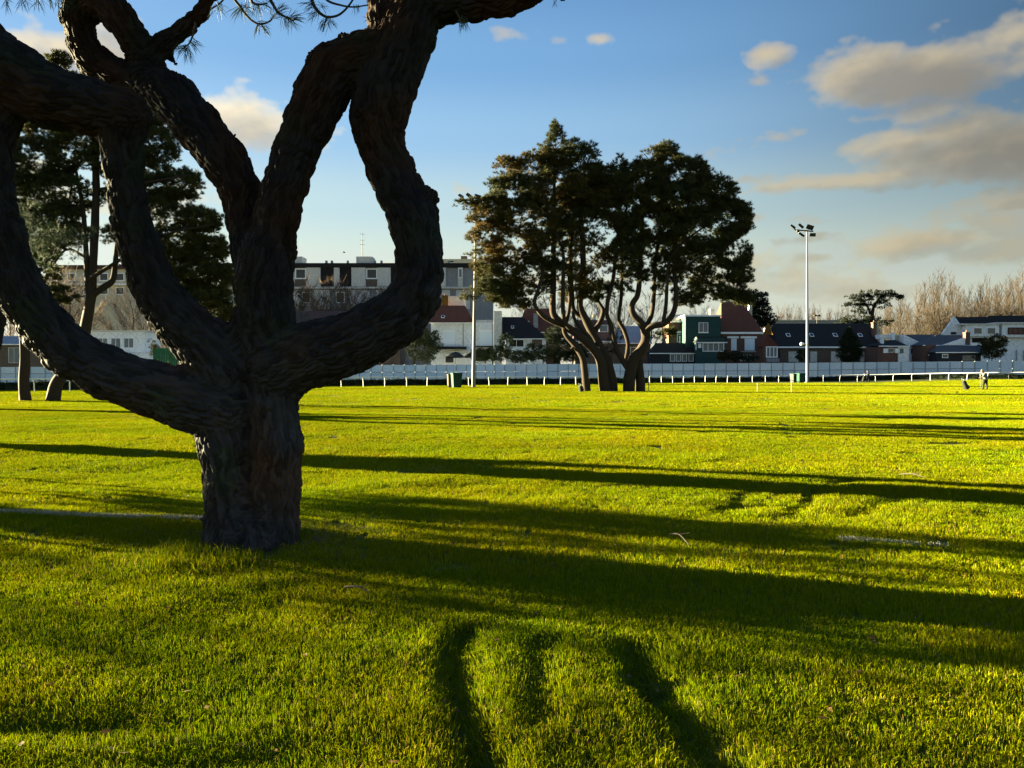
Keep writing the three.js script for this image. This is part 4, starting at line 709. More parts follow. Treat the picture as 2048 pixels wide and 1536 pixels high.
class Plot {   // draws with places of the photograph on a plane z metres away
  constructor(t, z) { this.t = t; this.z = z; }
  X(px, z = this.z) { return at(px, 700, z).x; }
  Y(py, z = this.z) { return py === null ? -0.2 : at(1024, py, z).y; }
  box(name, x0, x1, y0, y1, m, depth = 6, front = 0, label) { const z = this.z + front; return part(this.t, name, box(this.X(x0, z), this.X(x1, z), this.Y(y1, z), this.Y(y0, z), -z, -z - depth), m, label); }
  // roof whose ridge runs across: eaves y0 in front, ridge y1 further back
  roof(name, x0, x1, y0, x2, x3, y1, m, run = 4, front = -0.4, over = 0.18) {
    const z = this.z + front, zr = z + run, e = this.Y(y0, z), r = this.Y(y1, zr), b = z + run * 2, a = [V(this.X(x0, z), e, -z), V(this.X(x1, z), e, -z), V(this.X(x3, zr), r, -zr), V(this.X(x2, zr), r, -zr)];
    const A0 = V(a[0].x, e, -b), A1 = V(a[1].x, e, -b), tri = [a[0], a[1], a[2], a[0], a[2], a[3], A1, A0, a[3], A1, a[3], a[2], a[1], A1, a[2], A0, a[0], a[3], a[0], A0, A1, a[0], A1, a[1]];
    const g = new THREE.BufferGeometry(); g.setAttribute('position', new THREE.BufferAttribute(new Float32Array(tri.flatMap((v) => v.toArray())), 3));
    const o = part(this.t, name, metreUV(g, 0.25), m);
    part(this.t, 'gutter', box(a[0].x - 0.05, a[1].x + 0.05, e - over, e - 0.004, -z + 0.14, -z - 0.05), M_.trim);
    return o;
  }
  gable(name, x0, xa, x1, y0, y1, m, depth = 6, front = 0) { const z = this.z + front; return part(this.t, name, prism([[this.X(x0, z), this.Y(y0, z)], [this.X(x1, z), this.Y(y0, z)], [this.X(xa, z), this.Y(y1, z)]], -z, -z - depth), m); }
  slopes(x0, xa, x1, y0, y1, m, depth = 6, front = 0, th = 0.22) {   // two slabs over a gable that faces us
    const z = this.z + front - 0.25, P = [this.X(x0, z), this.Y(y0, z)], A = [this.X(xa, z), this.Y(y1, z)], Q = [this.X(x1, z), this.Y(y0, z)];
    return part(this.t, 'roof', prism([P, A, Q, [Q[0] + th * 0.4, Q[1] + th], [A[0], A[1] + th * 1.6], [P[0] - th * 0.4, P[1] + th]].reverse(), -z, -z - depth), m);
  }
  window(x0, x1, y0, y1, o = {}) {
    const z = this.z + (o.front ?? 0) - 0.03, X0 = this.X(x0, z), X1 = this.X(x1, z), Y0 = this.Y(y1, z), Y1 = this.Y(y0, z), w = o.bar ?? 0.09, d = 0.1, g = [box(X0, X1, Y1 - w, Y1, -z + d, -z), box(X0, X1, Y0, Y0 + w, -z + d, -z), box(X0, X0 + w, Y0 + w, Y1 - w, -z + d, -z), box(X1 - w, X1, Y0 + w, Y1 - w, -z + d, -z)];
    const n = o.panes ?? 1; for (let i = 1; i < n; i++) { const c = lerp(X0, X1, i / n); g.push(box(c - w * 0.4, c + w * 0.4, Y0 + w, Y1 - w, -z + d * 0.9, -z)); }
    const f = part(this.t, 'window', g, o.m ?? M_.trim);
    for (let i = 0; i < n; i++) { const a = lerp(X0 + w, X1 - w, i / n), b = lerp(X0 + w, X1 - w, (i + 1) / n); part(f, 'pane', box(a + 0.01, b - 0.01, Y0 + w * 0.9, Y1 - w * 0.9, -z + 0.035, -z + 0.005), o.pane ?? M_.glass); }
    if (o.sill) part(f, 'sill', box(X0 - 0.1, X1 + 0.1, Y0 - 0.12, Y0 - 0.005, -z + 0.2, -z), M_.trim);
    return f;
  }
  plate(name, x0, x1, y0, y1, m, proud = 0.08, front = 0) { const z = this.z + front; return part(this.t, name, box(this.X(x0, z), this.X(x1, z), this.Y(y1, z), this.Y(y0, z), -z + proud, -z + 0.003), m); }
  chimney(x0, x1, y0, y1, m, back = 3, pot = true) { const z = this.z + back, c = part(this.t, 'chimney', [box(this.X(x0, z), this.X(x1, z), this.Y(y1, z), this.Y(y0, z), -z, -z - 0.9), box(this.X(x0, z) - 0.08, this.X(x1, z) + 0.08, this.Y(y0, z), this.Y(y0, z) + 0.15, -z + 0.08, -z - 0.98)], m); if (pot) part(c, 'chimney_pot', stick(V((this.X(x0, z) + this.X(x1, z)) / 2, this.Y(y0, z) + 0.14, -z - 0.45), V((this.X(x0, z) + this.X(x1, z)) / 2, this.Y(y0, z) + 0.6, -z - 0.45), 0.16, 0.12, 8), M_.brick); }
  skylight(px, py, w = 8, h = 10, run = 4, front = -0.4, y0 = 693, y1 = 645) {
    const z = this.z + front, f = clamp((y0 - py) / (y0 - y1)), e = this.Y(y0, z), r = this.Y(y1, z + run), zc = z + run * f, y = lerp(e, r, f), s = Math.atan2(r - e, run);
    const g = new THREE.BoxGeometry((w / F) * z, (h / F) * z * 1.3, 0.14); g.rotateX(-(Math.PI / 2 - s)); g.translate(this.X(px, zc), y + 0.06, -zc); const o = part(this.t, 'skylight', metreUV(g), M_.trim);
    const q = new THREE.BoxGeometry((w / F) * z * 0.75, (h / F) * z * 1.0, 0.06); q.rotateX(-(Math.PI / 2 - s)); q.translate(this.X(px, zc), y + 0.06 + 0.07 * Math.cos(s), -zc + 0.07 * Math.sin(s)); part(o, 'pane', metreUV(q), M_.glass);
  }
}
const house = (name, label, px, z, cat = 'house') => new Plot(thing(name, label, cat, at(px, 744, z).setY(0)), z);

// long apartment block and a second one behind the left pines
{
  const h = house('apartment_block', 'long flat-roofed apartment block with white bays and dark recesses behind the gnarled pine', 700, 225, 'building');
  h.box('wall', 452, 985, 535, null, M_.grey, 12); h.box('roof', 448, 990, 526, 534.7, M_.slate, 13, -0.6);
  for (const [a, b] of [[470, 482], [574, 590.5], [613.5, 642], [669, 680], [704, 732], [755.5, 782], [883, 892], [916, 926]]) h.plate('wall_panel', a, b, 535.5, 573, M_.palegrey, 0.5);
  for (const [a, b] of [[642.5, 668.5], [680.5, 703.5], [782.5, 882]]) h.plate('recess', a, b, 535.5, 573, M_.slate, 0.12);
  for (const [a, b] of [[591, 613], [733, 755]]) { h.window(a, b, 537, 558, { m: M_.trim, front: -0.1, bar: 0.3 }); h.plate('balcony_front', a, b, 559, 573, M_.brown, 0.3); }
  h.window(917, 925, 537, 556, { front: -0.55, bar: 0.2, pane: M_.curtain });
  h.box('floor_band', 450, 988, 573.5, 577, M_.palegrey, 0.9, -0.9);
  for (const [a, b] of [[575, 600], [630, 660], [700, 740], [752, 790], [884, 900], [912, 940]]) h.plate('wall_panel', a, b, 580, 618, M_.palegrey, 0.35);
  for (const [a, b] of [[604, 622], [672, 690], [806, 830], [850, 872]]) h.window(a, b, 584, 606, { bar: 0.25 });
  h.box('roof_hut', 568, 605, 513, 526, M_.palegrey, 5, 2); h.box('roof_hut', 713, 745, 513, 526, M_.palegrey, 5, 2);
  for (const x of [653, 664, 696, 750, 763, 898]) h.box('roof_vent', x - 2, x + 2, 521, 526, M_.grey, 0.8, 2);
  const z = h.z + 4, a = (x, y) => at(x, y, z), mast = part(h.t, 'antenna', stick(a(725, 514), a(724, 466), 0.12, 0.06), M_.lamp); for (const y of [468, 480, 489]) part(mast, 'crossbar', stick(a(720, y), a(729, y + 0.6), 0.05), M_.lamp);
  const k = house('apartment_block', 'cream apartment block glimpsed through the left pines', 210, 230, 'building');
  k.box('wall', 92, 338, 538, null, M_.cream, 12); k.box('roof', 88, 342, 530, 537.7, M_.brownroof, 13, -0.6);
  for (const x of [104, 136, 168, 200, 232, 264, 296]) for (const y of [546, 574]) h.constructor && k.window(x, x + 18, y, y + 16, { bar: 0.25 });
  k.box('floor_band', 90, 340, 567, 570, M_.trim, 0.8, -0.8);
  const d = house('apartment_block', 'pale yellow block top far behind the apartment roof', 915, 380, 'building'); d.box('wall', 882, 948, 518, null, M_.cream, 10); d.box('roof_hut', 922, 934, 512, 518, M_.brown, 4, 2); d.window(900, 908, 521, 525); 
}
// houses from left to right
{
  let h = house('house', 'brown brick outbuilding with a blue-grey roof at the left edge', 30, 150);
  h.box('wall', -70, 106, 689, null, M_.brown, 7); h.roof('roof', -75, 42, 688, -70, 40, 672, M_.blueroof, 3); h.roof('roof', 44, 110, 690, 50, 108, 683, M_.brownroof, 3); h.window(17, 40, 695, 726, { panes: 2, m: M_.palegrey, pane: M_.curtain }); h.plate('door', -30, -8, 696, 740, M_.dark);
  h = house('house', 'white flat-roofed building with three small windows at the left', 235, 158);
  h.box('wall', 178, 300, 705, null, M_.white, 8, -1); h.box('wall', 182, 290, 664, 704.5, M_.white, 7, 0.5); h.box('roof_edge', 180, 293, 660.5, 664, M_.palegrey, 7.5, 0.3); for (const x of [196, 222, 248]) h.window(x, x + 20, 676, 696, { front: 0.5, pane: M_.curtain, panes: 2 });
  h = house('garden_fence', 'dark green board fence at the foot of the gnarled pine', 340, 146, 'fence');
  for (let i = 0; i < 12; i++) h.box('board', 306 + i * 5, 310.6 + i * 5, 696 + (i % 3) * 0.3, null, M_.fenceGreen, 0.05);
  h.box('fence_rail', 305, 367, 703, 705, M_.fenceGreen, 0.08, 0.08);
  h = house('house', 'long low house with a dull brown roof seen under the right limb', 650, 175);
  h.box('wall', 590, 800, 652, null, M_.brown, 8); h.roof('roof', 586, 804, 652, 590, 800, 622, M_.brownroof, 5); for (const x of [610, 650, 690, 730, 770]) h.window(x, x + 14, 664, 684, { panes: 2 }); h.chimney(700, 708, 618, 632, M_.brick, 5);
  h = house('house', 'white house with a dark red roof and closed pale shutters left of the mast', 930, 158);
  h.box('wall', 862, 984, 645, null, M_.white, 8); h.roof('roof', 858, 948, 645, 872, 930, 611, M_.redroof, 4); h.box('roof_terrace', 948, 985, 640, 645, M_.palegrey, 7, 0.4); h.box('wall', 988, 1003, 622, null, M_.palegrey, 7, 0.5, 'taller grey gable wall');
  h.skylight(886, 634, 7, 6, 4, -0.4, 645, 611); for (const [a, b] of [[886, 909], [959, 985]]) { h.plate('shutter', a, b, 664, 691, M_.shutter, 0.08); h.plate('shutter_box', a - 1, b + 1, 660, 663.8, M_.trim, 0.14); }
  h.plate('downpipe', 925.5, 927.5, 647, 692, M_.post, 0.12); h.box('canopy', 880, 932, 693, 698, M_.dark, 2, -2); h.box('canopy', 948, 984, 692, 694, M_.dark, 1.5, -1.5); for (const y of [701, 708]) h.plate('wall_band', 884, 940, y, y + 3, M_.trim, 0.1); h.window(890, 908, 712, 726, { pane: M_.glass }); h.window(950, 976, 700, 722, { panes: 2 });
  h.chimney(884, 896, 592, 611, M_.orange, 4); h.box('wall', 897, 930, 592, 611, M_.palegrey, 3, 6);
  for (const [x, w] of [[911, 18], [944, 16]]) { const t = thing('garden_parasol', x < 920 ? 'dark garden parasol below the white house, left one' : 'dark garden parasol below the white house, right one beside the mast', 'parasol', at(x, 744, 150).setY(0)), c = at(x, 703, 150), e = at(x, 713, 150), r = (w / F) * 150; const pts = [[0.02, c.y], [r * 0.5, lerp(c.y, e.y, 0.3)], [r, e.y], [r * 0.98, e.y - 0.25], [r * 0.5, lerp(c.y, e.y, 0.36)], [0.02, c.y - 0.08]].map((p) => new THREE.Vector2(p[0], p[1])); const g = new THREE.LatheGeometry(pts, 10); g.translate(c.x, 0, c.z); part(t, 'canopy', g, M_.dark); part(t, 'pole', stick(V(c.x, 0, c.z), V(c.x, c.y, c.z), 0.04), M_.steel); }
  h = house('house', 'small house with a steep dark roof and a wide window right of the mast', 1050, 160);
  h.box('wall', 1012, 1092, 677, null, M_.white, 8); h.roof('roof', 1004, 1096, 677, 1004, 1046, 634, M_.slate, 5); h.window(1018, 1048, 679, 694, { panes: 2 }); h.plate('wall_panel', 1064, 1084, 678, 695, M_.brown, 0.05); h.skylight(1025, 655, 6, 6, 5, -0.4, 677, 634); h.plate('wall_band', 1022, 1046, 697, 706, M_.trim, 0.1);
  h = house('house', 'red-brown roofed house with a tall grey chimney behind the small dark-roofed one', 1075, 182);
  h.box('wall', 1040, 1120, 664, null, M_.brick, 8); h.roof('roof', 1034, 1126, 664, 1050, 1110, 617, M_.redroof, 5); h.chimney(1067, 1076, 628, 660, M_.grey, 0.5, false); h.skylight(1054, 646, 8, 6, 5, -0.4, 664, 617); h.window(1096, 1108, 672, 690);
  h = house('house', 'house with a grey-blue roof behind the pine trunks', 1250, 168);
  h.box('wall', 1150, 1300, 686, null, M_.brown, 8); h.roof('roof', 1232, 1304, 686, 1240, 1296, 652, M_.blueroof, 5); h.roof('roof', 1146, 1228, 682, 1152, 1222, 640, M_.brownroof, 5); h.window(1198, 1216, 650, 664, { front: -0.42, pane: M_.curtain }); h.window(1170, 1186, 690, 706); h.window(1250, 1272, 694, 710, { panes: 2 }); h.chimney(1186, 1192, 632, 646, M_.cream, 5);
  h = house('house', 'dark green boarded house with a white-trimmed flat roof and a band of white windows', 1400, 156);
  h.box('wall', 1371, 1441, 633, null, M_.green, 8); h.box('roof_edge', 1369, 1443, 629.5, 632.8, M_.trim, 8.5, -0.25); h.window(1397, 1416, 645, 665, { panes: 2, pane: M_.curtain, sill: true });
  h.box('lower_wall', 1394, 1450, 676, null, M_.green, 3, -3); h.roof('lower_roof', 1392, 1454, 684, 1394, 1452, 673, M_.slate, 1.5, -3.3); h.window(1405, 1448, 685.5, 703, { panes: 4, front: -3, pane: M_.curtain, bar: 0.12 }); h.plate('wall_lamp', 1396, 1402, 687, 696, M_.white, 0.2, -3);
  h.plate('downpipe', 1391.2, 1392.6, 674, 700, M_.trim, 0.12, -3.05); h.box('chimney', 1420, 1428, 618, 629, M_.cream, 0.8, 4);
  h = house('house', 'dark brick house with a low black lean-to left of the green house', 1340, 160);
  h.box('wall', 1337, 1372, 643, null, M_.brick, 7); h.roof('roof', 1342, 1372, 643, 1348, 1372, 629, M_.cream, 3); h.plate('window_lintel', 1351, 1371, 662, 666, M_.trim, 0.12); h.window(1354, 1370, 668, 684, { pane: M_.glass }); h.plate('downpipe', 1358, 1360, 672, 686, M_.trim, 0.4);
  h.box('lean_to', 1300, 1402, 706, null, M_.dark, 3, -5); h.roof('lean_to_roof', 1300, 1404, 706, 1312, 1392, 686, M_.slate, 2.4, -5.3); for (const x of [1340, 1352, 1364, 1377]) h.window(x, x + 10, 708, 723, { front: -5, pane: M_.curtain });
  h = house('house', 'brick house with a large red tiled roof and white shutters', 1484, 160);
  h.box('wall', 1445, 1525, 668, null, M_.brick, 8); h.roof('roof', 1442, 1527, 664, 1442, 1484, 604, M_.redroof, 5, -0.4, 0.4); h.box('fascia', 1443.5, 1526, 664.6, 668, M_.trim, 0.4, -0.5);
  for (const [a, b] of [[1462, 1473], [1489, 1509]]) { h.plate('shutter', a, b, 677, 701, M_.shutter, 0.1); h.plate('shutter_box', a - 8, b + 4, 672.5, 676.6, M_.trim, 0.2); }
  h.plate('wall_band', 1480, 1526, 702.5, 704, M_.palegrey, 0.06); for (const [a, b] of [[1480, 1502], [1510, 1526]]) h.window(a, b, 709, 722, { panes: 3, pane: M_.curtain }); h.chimney(1498, 1504, 608, 640, M_.cream, 5, false);
  h = house('house', 'narrow gabled porch with a sunlit orange gable tip and a white glazed door', 1542, 152);
  h.box('wall', 1528, 1556, 692, null, M_.brick, 5); h.gable('roof', 1524, 1535, 1558, 693, 668, M_.redroof, 4, 0.2); { const p = (x, y, z) => at(x, y, z), f = [p(1525.5, 669.5, 151.6), p(1546, 669.5, 149.9), p(1535.4, 645, 150.7), p(1535, 645.3, 150.8)], o = f.map((v) => v.clone().add(V(0.14, 0, -0.14))); part(h.t, 'gable', hull8(f, o), M_.orange); } h.window(1532, 1555, 693, 715, { panes: 3, bar: 0.18, pane: M_.curtain }); h.plate('step', 1532, 1557, 717, 724, M_.grey, 0.6);
  h = house('long_building', 'long low building with a dark slate roof, white gutter and pale garage doors', 1655, 158, 'building');
  h.box('wall', 1560, 1752, 696, null, M_.brown, 9); h.roof('roof', 1552, 1758, 693, 1548, 1748, 647, M_.slate, 6, -0.4, 0.3); for (const x of [1576, 1623, 1670, 1720]) h.skylight(x, 671, 8, 8, 6, -0.4, 693, 647);
  for (const [a, b] of [[1577, 1597], [1620, 1634], [1662, 1682], [1721, 1748]]) { const g = h.plate('garage_door', a, b, 703, 724, M_.palegrey, 0.06); for (let i = 1; i < 4; i++) { const y = 703 + i * 5, z = h.z; part(g, 'door_panel', box(h.X(a + 0.6), h.X(b - 0.6), h.Y(y + 4.4), h.Y(y), -z + 0.1, -z + 0.062), M_.palegrey); } }
  h.plate('brick_panel', 1642, 1660, 717, 724, M_.brick, 0.05); h.plate('downpipe', 1763, 1764.5, 700, 722, M_.trim, 0.1); h.chimney(1746, 1753, 646, 678, M_.brick, 2);
  const f = house('flat_building', 'pale flat distant building edge above the slate roof', 1650, 330, 'building'); f.box('wall', 1545, 1765, 641, null, M_.grey, 12); f.box('roof', 1543, 1767, 639.5, 640.8, M_.palegrey, 13, -0.5);
  h = house('house', 'low cottage with a brick front, white pilasters and a dark hipped roof', 1790, 152);
  h.box('wall', 1756, 1796, 694, null, M_.brick, 6); h.box('wall', 1796.5, 1818, 692, null, M_.white, 6, -0.2); h.roof('roof', 1758, 1818, 691.5, 1766, 1790, 680, M_.slate, 4); h.plate('pilaster', 1766, 1774, 697, 706, M_.trim, 0.3); h.plate('pilaster', 1789, 1796, 697, 706, M_.trim, 0.3); h.window(1775, 1788, 696, 705); h.window(1798, 1808, 696, 708, { front: -0.2 });
  h.box('chimney', 1763, 1768, 678, 692, M_.white, 0.7, 1); h.box('roof_hut', 1759, 1782, 669, 678, M_.white, 2, 6); h.box('roof_hut', 1784, 1790, 666, 682, M_.white, 1, 5); h.box('roof_hut', 1792, 1808, 669, 682, M_.cream, 2, 6);
  h = house('house', 'white gabled house end with a glazed door beside the cottage', 1832, 156);
  h.box('wall', 1808, 1850, 690, null, M_.white, 6); h.gable('gable', 1808, 1808, 1852, 690, 669, M_.white, 6, 0); h.roof('roof', 1852, 1890, 688, 1812, 1880, 669, M_.greyroof, 4, 0.2); h.plate('recess', 1822, 1847, 697, 708, M_.dark, 0.05); h.window(1822, 1847, 709, 723, { panes: 3, pane: M_.glass, front: -0.1 }); h.plate('downpipe', 1849, 1851, 692, 722, M_.trim, 0.15);
  h = house('house', 'brick lean-to house with a wide grey roof and long black sheds', 1895, 150);
  h.box('wall', 1851, 1872, 690, null, M_.brick, 5, 0.8); h.roof('roof', 1846, 1934, 690, 1872, 1930, 670, M_.greyroof, 4, 1); h.gable('gable', 1886, 1930, 1930.5, 690, 675, M_.white, 0.5, 0.3); h.box('shed', 1874, 1962, 704, null, M_.dark, 3, -2); h.roof('shed_roof', 1872, 1966, 704, 1876, 1960, 691, M_.greyroof, 2.4, -2.2); h.window(1884, 1896, 708, 716, { front: -2 }); h.window(1925, 1950, 711, 721, { panes: 3, front: -2, m: M_.grey }); h.plate('window_lintel', 1856, 1868, 709, 711, M_.trim, 0.12, 0.8); h.chimney(1931, 1940, 666, 690, M_.brick, 2);
  h = house('house', 'white two-storey house with a black roof and big dormers at the right edge', 1975, 166);
  h.box('wall', 1928, 2090, 676, null, M_.white, 10); h.box('wall', 1886, 1927.5, 668.2, null, M_.white, 1, 0.4); h.gable('gable', 1884, 1909, 1934, 668, 633, M_.white, 0.5, 0.4); h.roof('roof', 1928, 1996, 674, 1910, 1978, 634, M_.slate, 5); h.roof('roof', 1990, 2110, 674, 1976, 2100, 631, M_.slate, 5.2, -0.3);
  h.box('dormer', 1930, 1998, 650, 673, M_.white, 4, -0.9); h.box('dormer_roof', 1924, 2001, 647, 649.7, M_.palegrey, 4.4, -1.2); for (const a of [1946, 1973]) h.window(a, a + 18, 655, 669, { front: -0.9, bar: 0.14 });
  h.box('dormer', 2004, 2100, 648, 674, M_.white, 4, -0.9); h.box('dormer_roof', 1992, 2104, 644.5, 647.7, M_.palegrey, 4.4, -1.2); h.window(2015, 2056, 655, 669, { panes: 4, front: -0.9, m: M_.dark, pane: M_.brick, bar: 0.14 });
  h.plate('window', 1901, 1912, 664, 669, M_.dark, 0.06, 0.4); h.plate('fascia', 1940, 1968, 686, 691, M_.trim, 0.2); h.plate('recess', 1944, 1972, 674, 685, M_.slate, 0.08); for (const x of [2032, 2046]) h.plate('fence_post', x, x + 0.8, 700, 722, M_.post, 0.3);
}
// the white concrete panel wall along the far side of the track
{
  const path = [[-160, 110, 734.5], [0, 113, 734], [160, 115, 733], [400, 117, 731.5], [700, 120, 730], [850, 128, 729.5], [1000, 137, 728.5], [1200, 142, 727.6], [1400, 144, 727], [1650, 139, 725], [1850, 136, 723.3], [2048, 133, 721.5], [2240, 131, 720]].map(([x, d, y]) => at(x, y, d));
  const t = thing('panel_wall', 'long white wall of stacked concrete panels between posts along the racecourse', 'wall', V(path[5].x, 0, path[5].z)), R = rng(19), unit = metreUV(new THREE.BoxGeometry(1, 1, 1), 1), plate = new THREE.BoxGeometry(1, 1, 1);
  let seg = 0, from = path[0].clone(), carry = 0; const spots = [path[0].clone()];
  for (let i = 0; i < path.length - 1; i++) { const a = path[i], b = path[i + 1], L = Math.hypot(b.x - a.x, b.z - a.z); let s = 2 - carry; while (s <= L) { spots.push(a.clone().lerp(b, s / L)); s += 2; } carry = L - (s - 2); }
  const put = (name, geo, m, x, y, z, sx, sy, sz, ry) => { const o = new THREE.Mesh(geo, m); o.name = name; o.castShadow = o.receiveShadow = true; o.position.set(x - t.base.x, y, z - t.base.z); o.scale.set(sx, sy, sz); o.rotation.y = ry; t.add(o); return o; };
  const mats = [M_.wall, M_.wallB, M_.wallC, M_.wall];
  for (let i = 0; i < spots.length - 1; i++) {
    const a = spots[i], b = spots[i + 1], c = a.clone().lerp(b, 0.5), w = Math.hypot(b.x - a.x, b.z - a.z), ry = Math.atan2(-(b.z - a.z), b.x - a.x), g = landY(c.x, c.z), H = c.y - g, y1 = g + H * 0.56;
    put('panel', plate, mats[Math.floor(R() * 4)], c.x, (g + y1) / 2 - 0.1, c.z, w - 0.16, y1 - g + 0.2 - 0.03, 0.07, ry);
    put('panel', plate, mats[Math.floor(R() * 4)], c.x, (y1 + c.y) / 2 + 0.02, c.z - 0.01, w - 0.16, c.y - y1 - 0.07, 0.07, ry);
    put('post', plate, M_.post, a.x, (g + a.y) / 2 - 0.1, a.z + 0.02, 0.13, a.y - g + 0.26, 0.16, ry);
  }
}
// the running rail: posts that lean and bend under a white tube
{
  const pts = [[-90, 56, 787], [0, 58, 786], [126, 61, 784], [420, 70, 779], [698, 80, 774.6], [886, 86, 773], [1105, 93, 770.6], [1302, 106, 766.8], [1480, 118, 765.2], [1637, 122, 763.3], [1755, 119, 763], [1852, 115, 762], [1954, 110, 760.2], [2040, 107, 759.2], [2150, 104, 758.8]].map(([x, d, y]) => at(x, y, d)).map((p) => p.setY(landY(p.x, p.z)));
  const t = thing('running_rail', 'white racecourse running rail on slim leaning posts', 'railing', V(pts[6].x, 0, pts[6].z)), c = new THREE.CatmullRomCurve3(pts, false, 'centripetal'), L = c.getLength(), n = Math.round(L / 2.5), R = rng(23);
  const rail = pts.map((p) => p.clone().add(V(0, 1.06, 0.28)));
  part(t, 'rail', tube(rail, rail.map(() => 0.048), 8, 6), M_.rail);
  for (let i = 0; i <= n; i++) { const p = c.getPointAt(i / n), y = landY(p.x, p.z), k = (R() - 0.5) * 0.14; part(t, 'post', tube([V(p.x + k, y - 0.1, p.z), V(p.x + k * 0.6, y + 0.6, p.z + 0.02), V(p.x, y + 0.9, p.z + 0.1), V(p.x, y + 1.03, p.z + 0.27)], [0.042, 0.038, 0.034, 0.03], 6, 3), M_.rail); }
  // low clipped hedge beyond the rail
  const hedge = thing('hedge', 'low dark clipped hedge between the running rail and the white wall', 'hedge', V(pts[6].x, 0, pts[6].z)), geo = [], place = [];
  const m = 160; let prev = null;
  for (let i = 0; i <= m; i++) {
    const p = c.getPointAt(i / m), q = at(1024 + (p.x / -p.z) * F, 744, -p.z + 8), y = landY(q.x, q.z), h = (0.75 + 0.08 * N3(i * 0.35, 1, 2)), s = [V(q.x, y - 0.1, q.z + 0.5), V(q.x, y + h * 0.9, q.z + 0.45), V(q.x, y + h, q.z), V(q.x, y - 0.1, q.z - 0.5)];
    if (prev) { const f = []; for (let k = 0; k < 3; k++) f.push(prev[k], s[k], s[k + 1], prev[k], s[k + 1], prev[k + 1]); const g = new THREE.BufferGeometry(); g.setAttribute('position', new THREE.BufferAttribute(new Float32Array(f.flatMap((v) => v.toArray())), 3)); geo.push(metreUV(g)); for (let k = 0; k < 12; k++) place.push([prev[0].clone().lerp(s[0], R()).setY(y + 0.1 + R() * h * 0.85), 0.42, [0.6, 0.75, 0.7]]); }
    prev = s;
  }
  part(hedge, 'hedge_body', geo, mat(0.012, 0.018, 0.010, 0.95)); strew(hedge, 'leaves', leafClumps, place);
}
// floodlight masts
{
  const mast = (label, px, base, top, d, r0, r1, lean) => {
    const b = at(px, base, d), a = at(px + lean, top, d); b.y = landY(b.x, b.z); const t = thing('floodlight_mast', label, 'light mast', b);
    part(t, 'pole', tube([b.clone(), b.clone().lerp(a, 0.5), a], [r0, (r0 + r1) / 2, r1], 12, 3), M_.steel);
    part(t, 'base_plate', box(b.x - r0 * 1.6, b.x + r0 * 1.6, b.y - 0.1, b.y + 0.06, b.z - r0 * 1.6, b.z + r0 * 1.6), M_.steel);
    return [t, a, d];
  };
  const head = ([t, a, d]) => {
    const k = d / F, P = (x, y, z) => V(a.x + x * k, a.y - y * k, a.z + z);
    part(t, 'crossarm', [stick(P(-24, 0, 0.1), P(12, 3, 0.1), 0.1), stick(P(-24, 0, 0.1), P(-33, -10, 0.1), 0.12), stick(P(-4, 2, -0.8), P(-4, 2, 1.2), 0.08)], M_.lamp);
    const lampBox = (x, y, z, w, h, dd, rz, rx, m) => { const g = new THREE.BoxGeometry(w * k, h * k, dd, 2, 2, 2), p = g.attributes.position; for (let i = 0; i < p.count; i++) if (p.getZ(i) < 0) { p.setX(i, p.getX(i) * 0.6); p.setY(i, p.getY(i) * 0.6); } g.rotateX(rx); g.rotateZ(rz); const q = P(x, y, z); g.translate(q.x, q.y, q.z); const o = part(t, 'floodlight', metreUV(g), m ?? M_.lamp); const l = new THREE.BoxGeometry(w * k * 0.86, h * k * 0.8, 0.03); l.translate(0, 0, dd / 2 + 0.01); l.rotateX(rx); l.rotateZ(rz); l.translate(q.x, q.y, q.z); part(o, 'lens', metreUV(l), M_.glass); };
    lampBox(-13, -8, 0.2, 12, 4.5, 0.5, -0.7, 0.5); lampBox(4, -5, 0.3, 13, 9, 0.6, -0.3, 0.4); lampBox(9, 10, 0.3, 11, 6.5, 0.6, 0, 0.3); lampBox(-12, 9, 0.2, 13, 4, 0.5, -0.6, 0.5, M_.steel); lampBox(-29, -7, 0.2, 11, 3.4, 0.5, -0.6, 0.5); lampBox(-20, 2, 0.3, 5, 5, 0.5, 0, 0.4);
  };
  const m1 = mast('tall floodlight mast with a cluster of lamps, right of the three pines', 1615, 766, 460, 117, 0.25, 0.10, -1); head(m1);
  const z = 116.4, g = new THREE.SphereGeometry(0.3, 12, 8); g.scale(1.2, 0.8, 1); const q = at(1604, 688, z); g.translate(q.x, q.y, q.z); const cam = part(m1[0], 'camera_dome', g, M_.trim); part(cam, 'bracket', stick(at(1604, 688, z), at(1613, 690, z + 0.4), 0.08), M_.lamp);
  const m2 = mast('tall pale floodlight mast left of the three pines, its head hidden in needles', 947, 776, 400, 79.5, 0.21, 0.08, 5); head(m2);
}
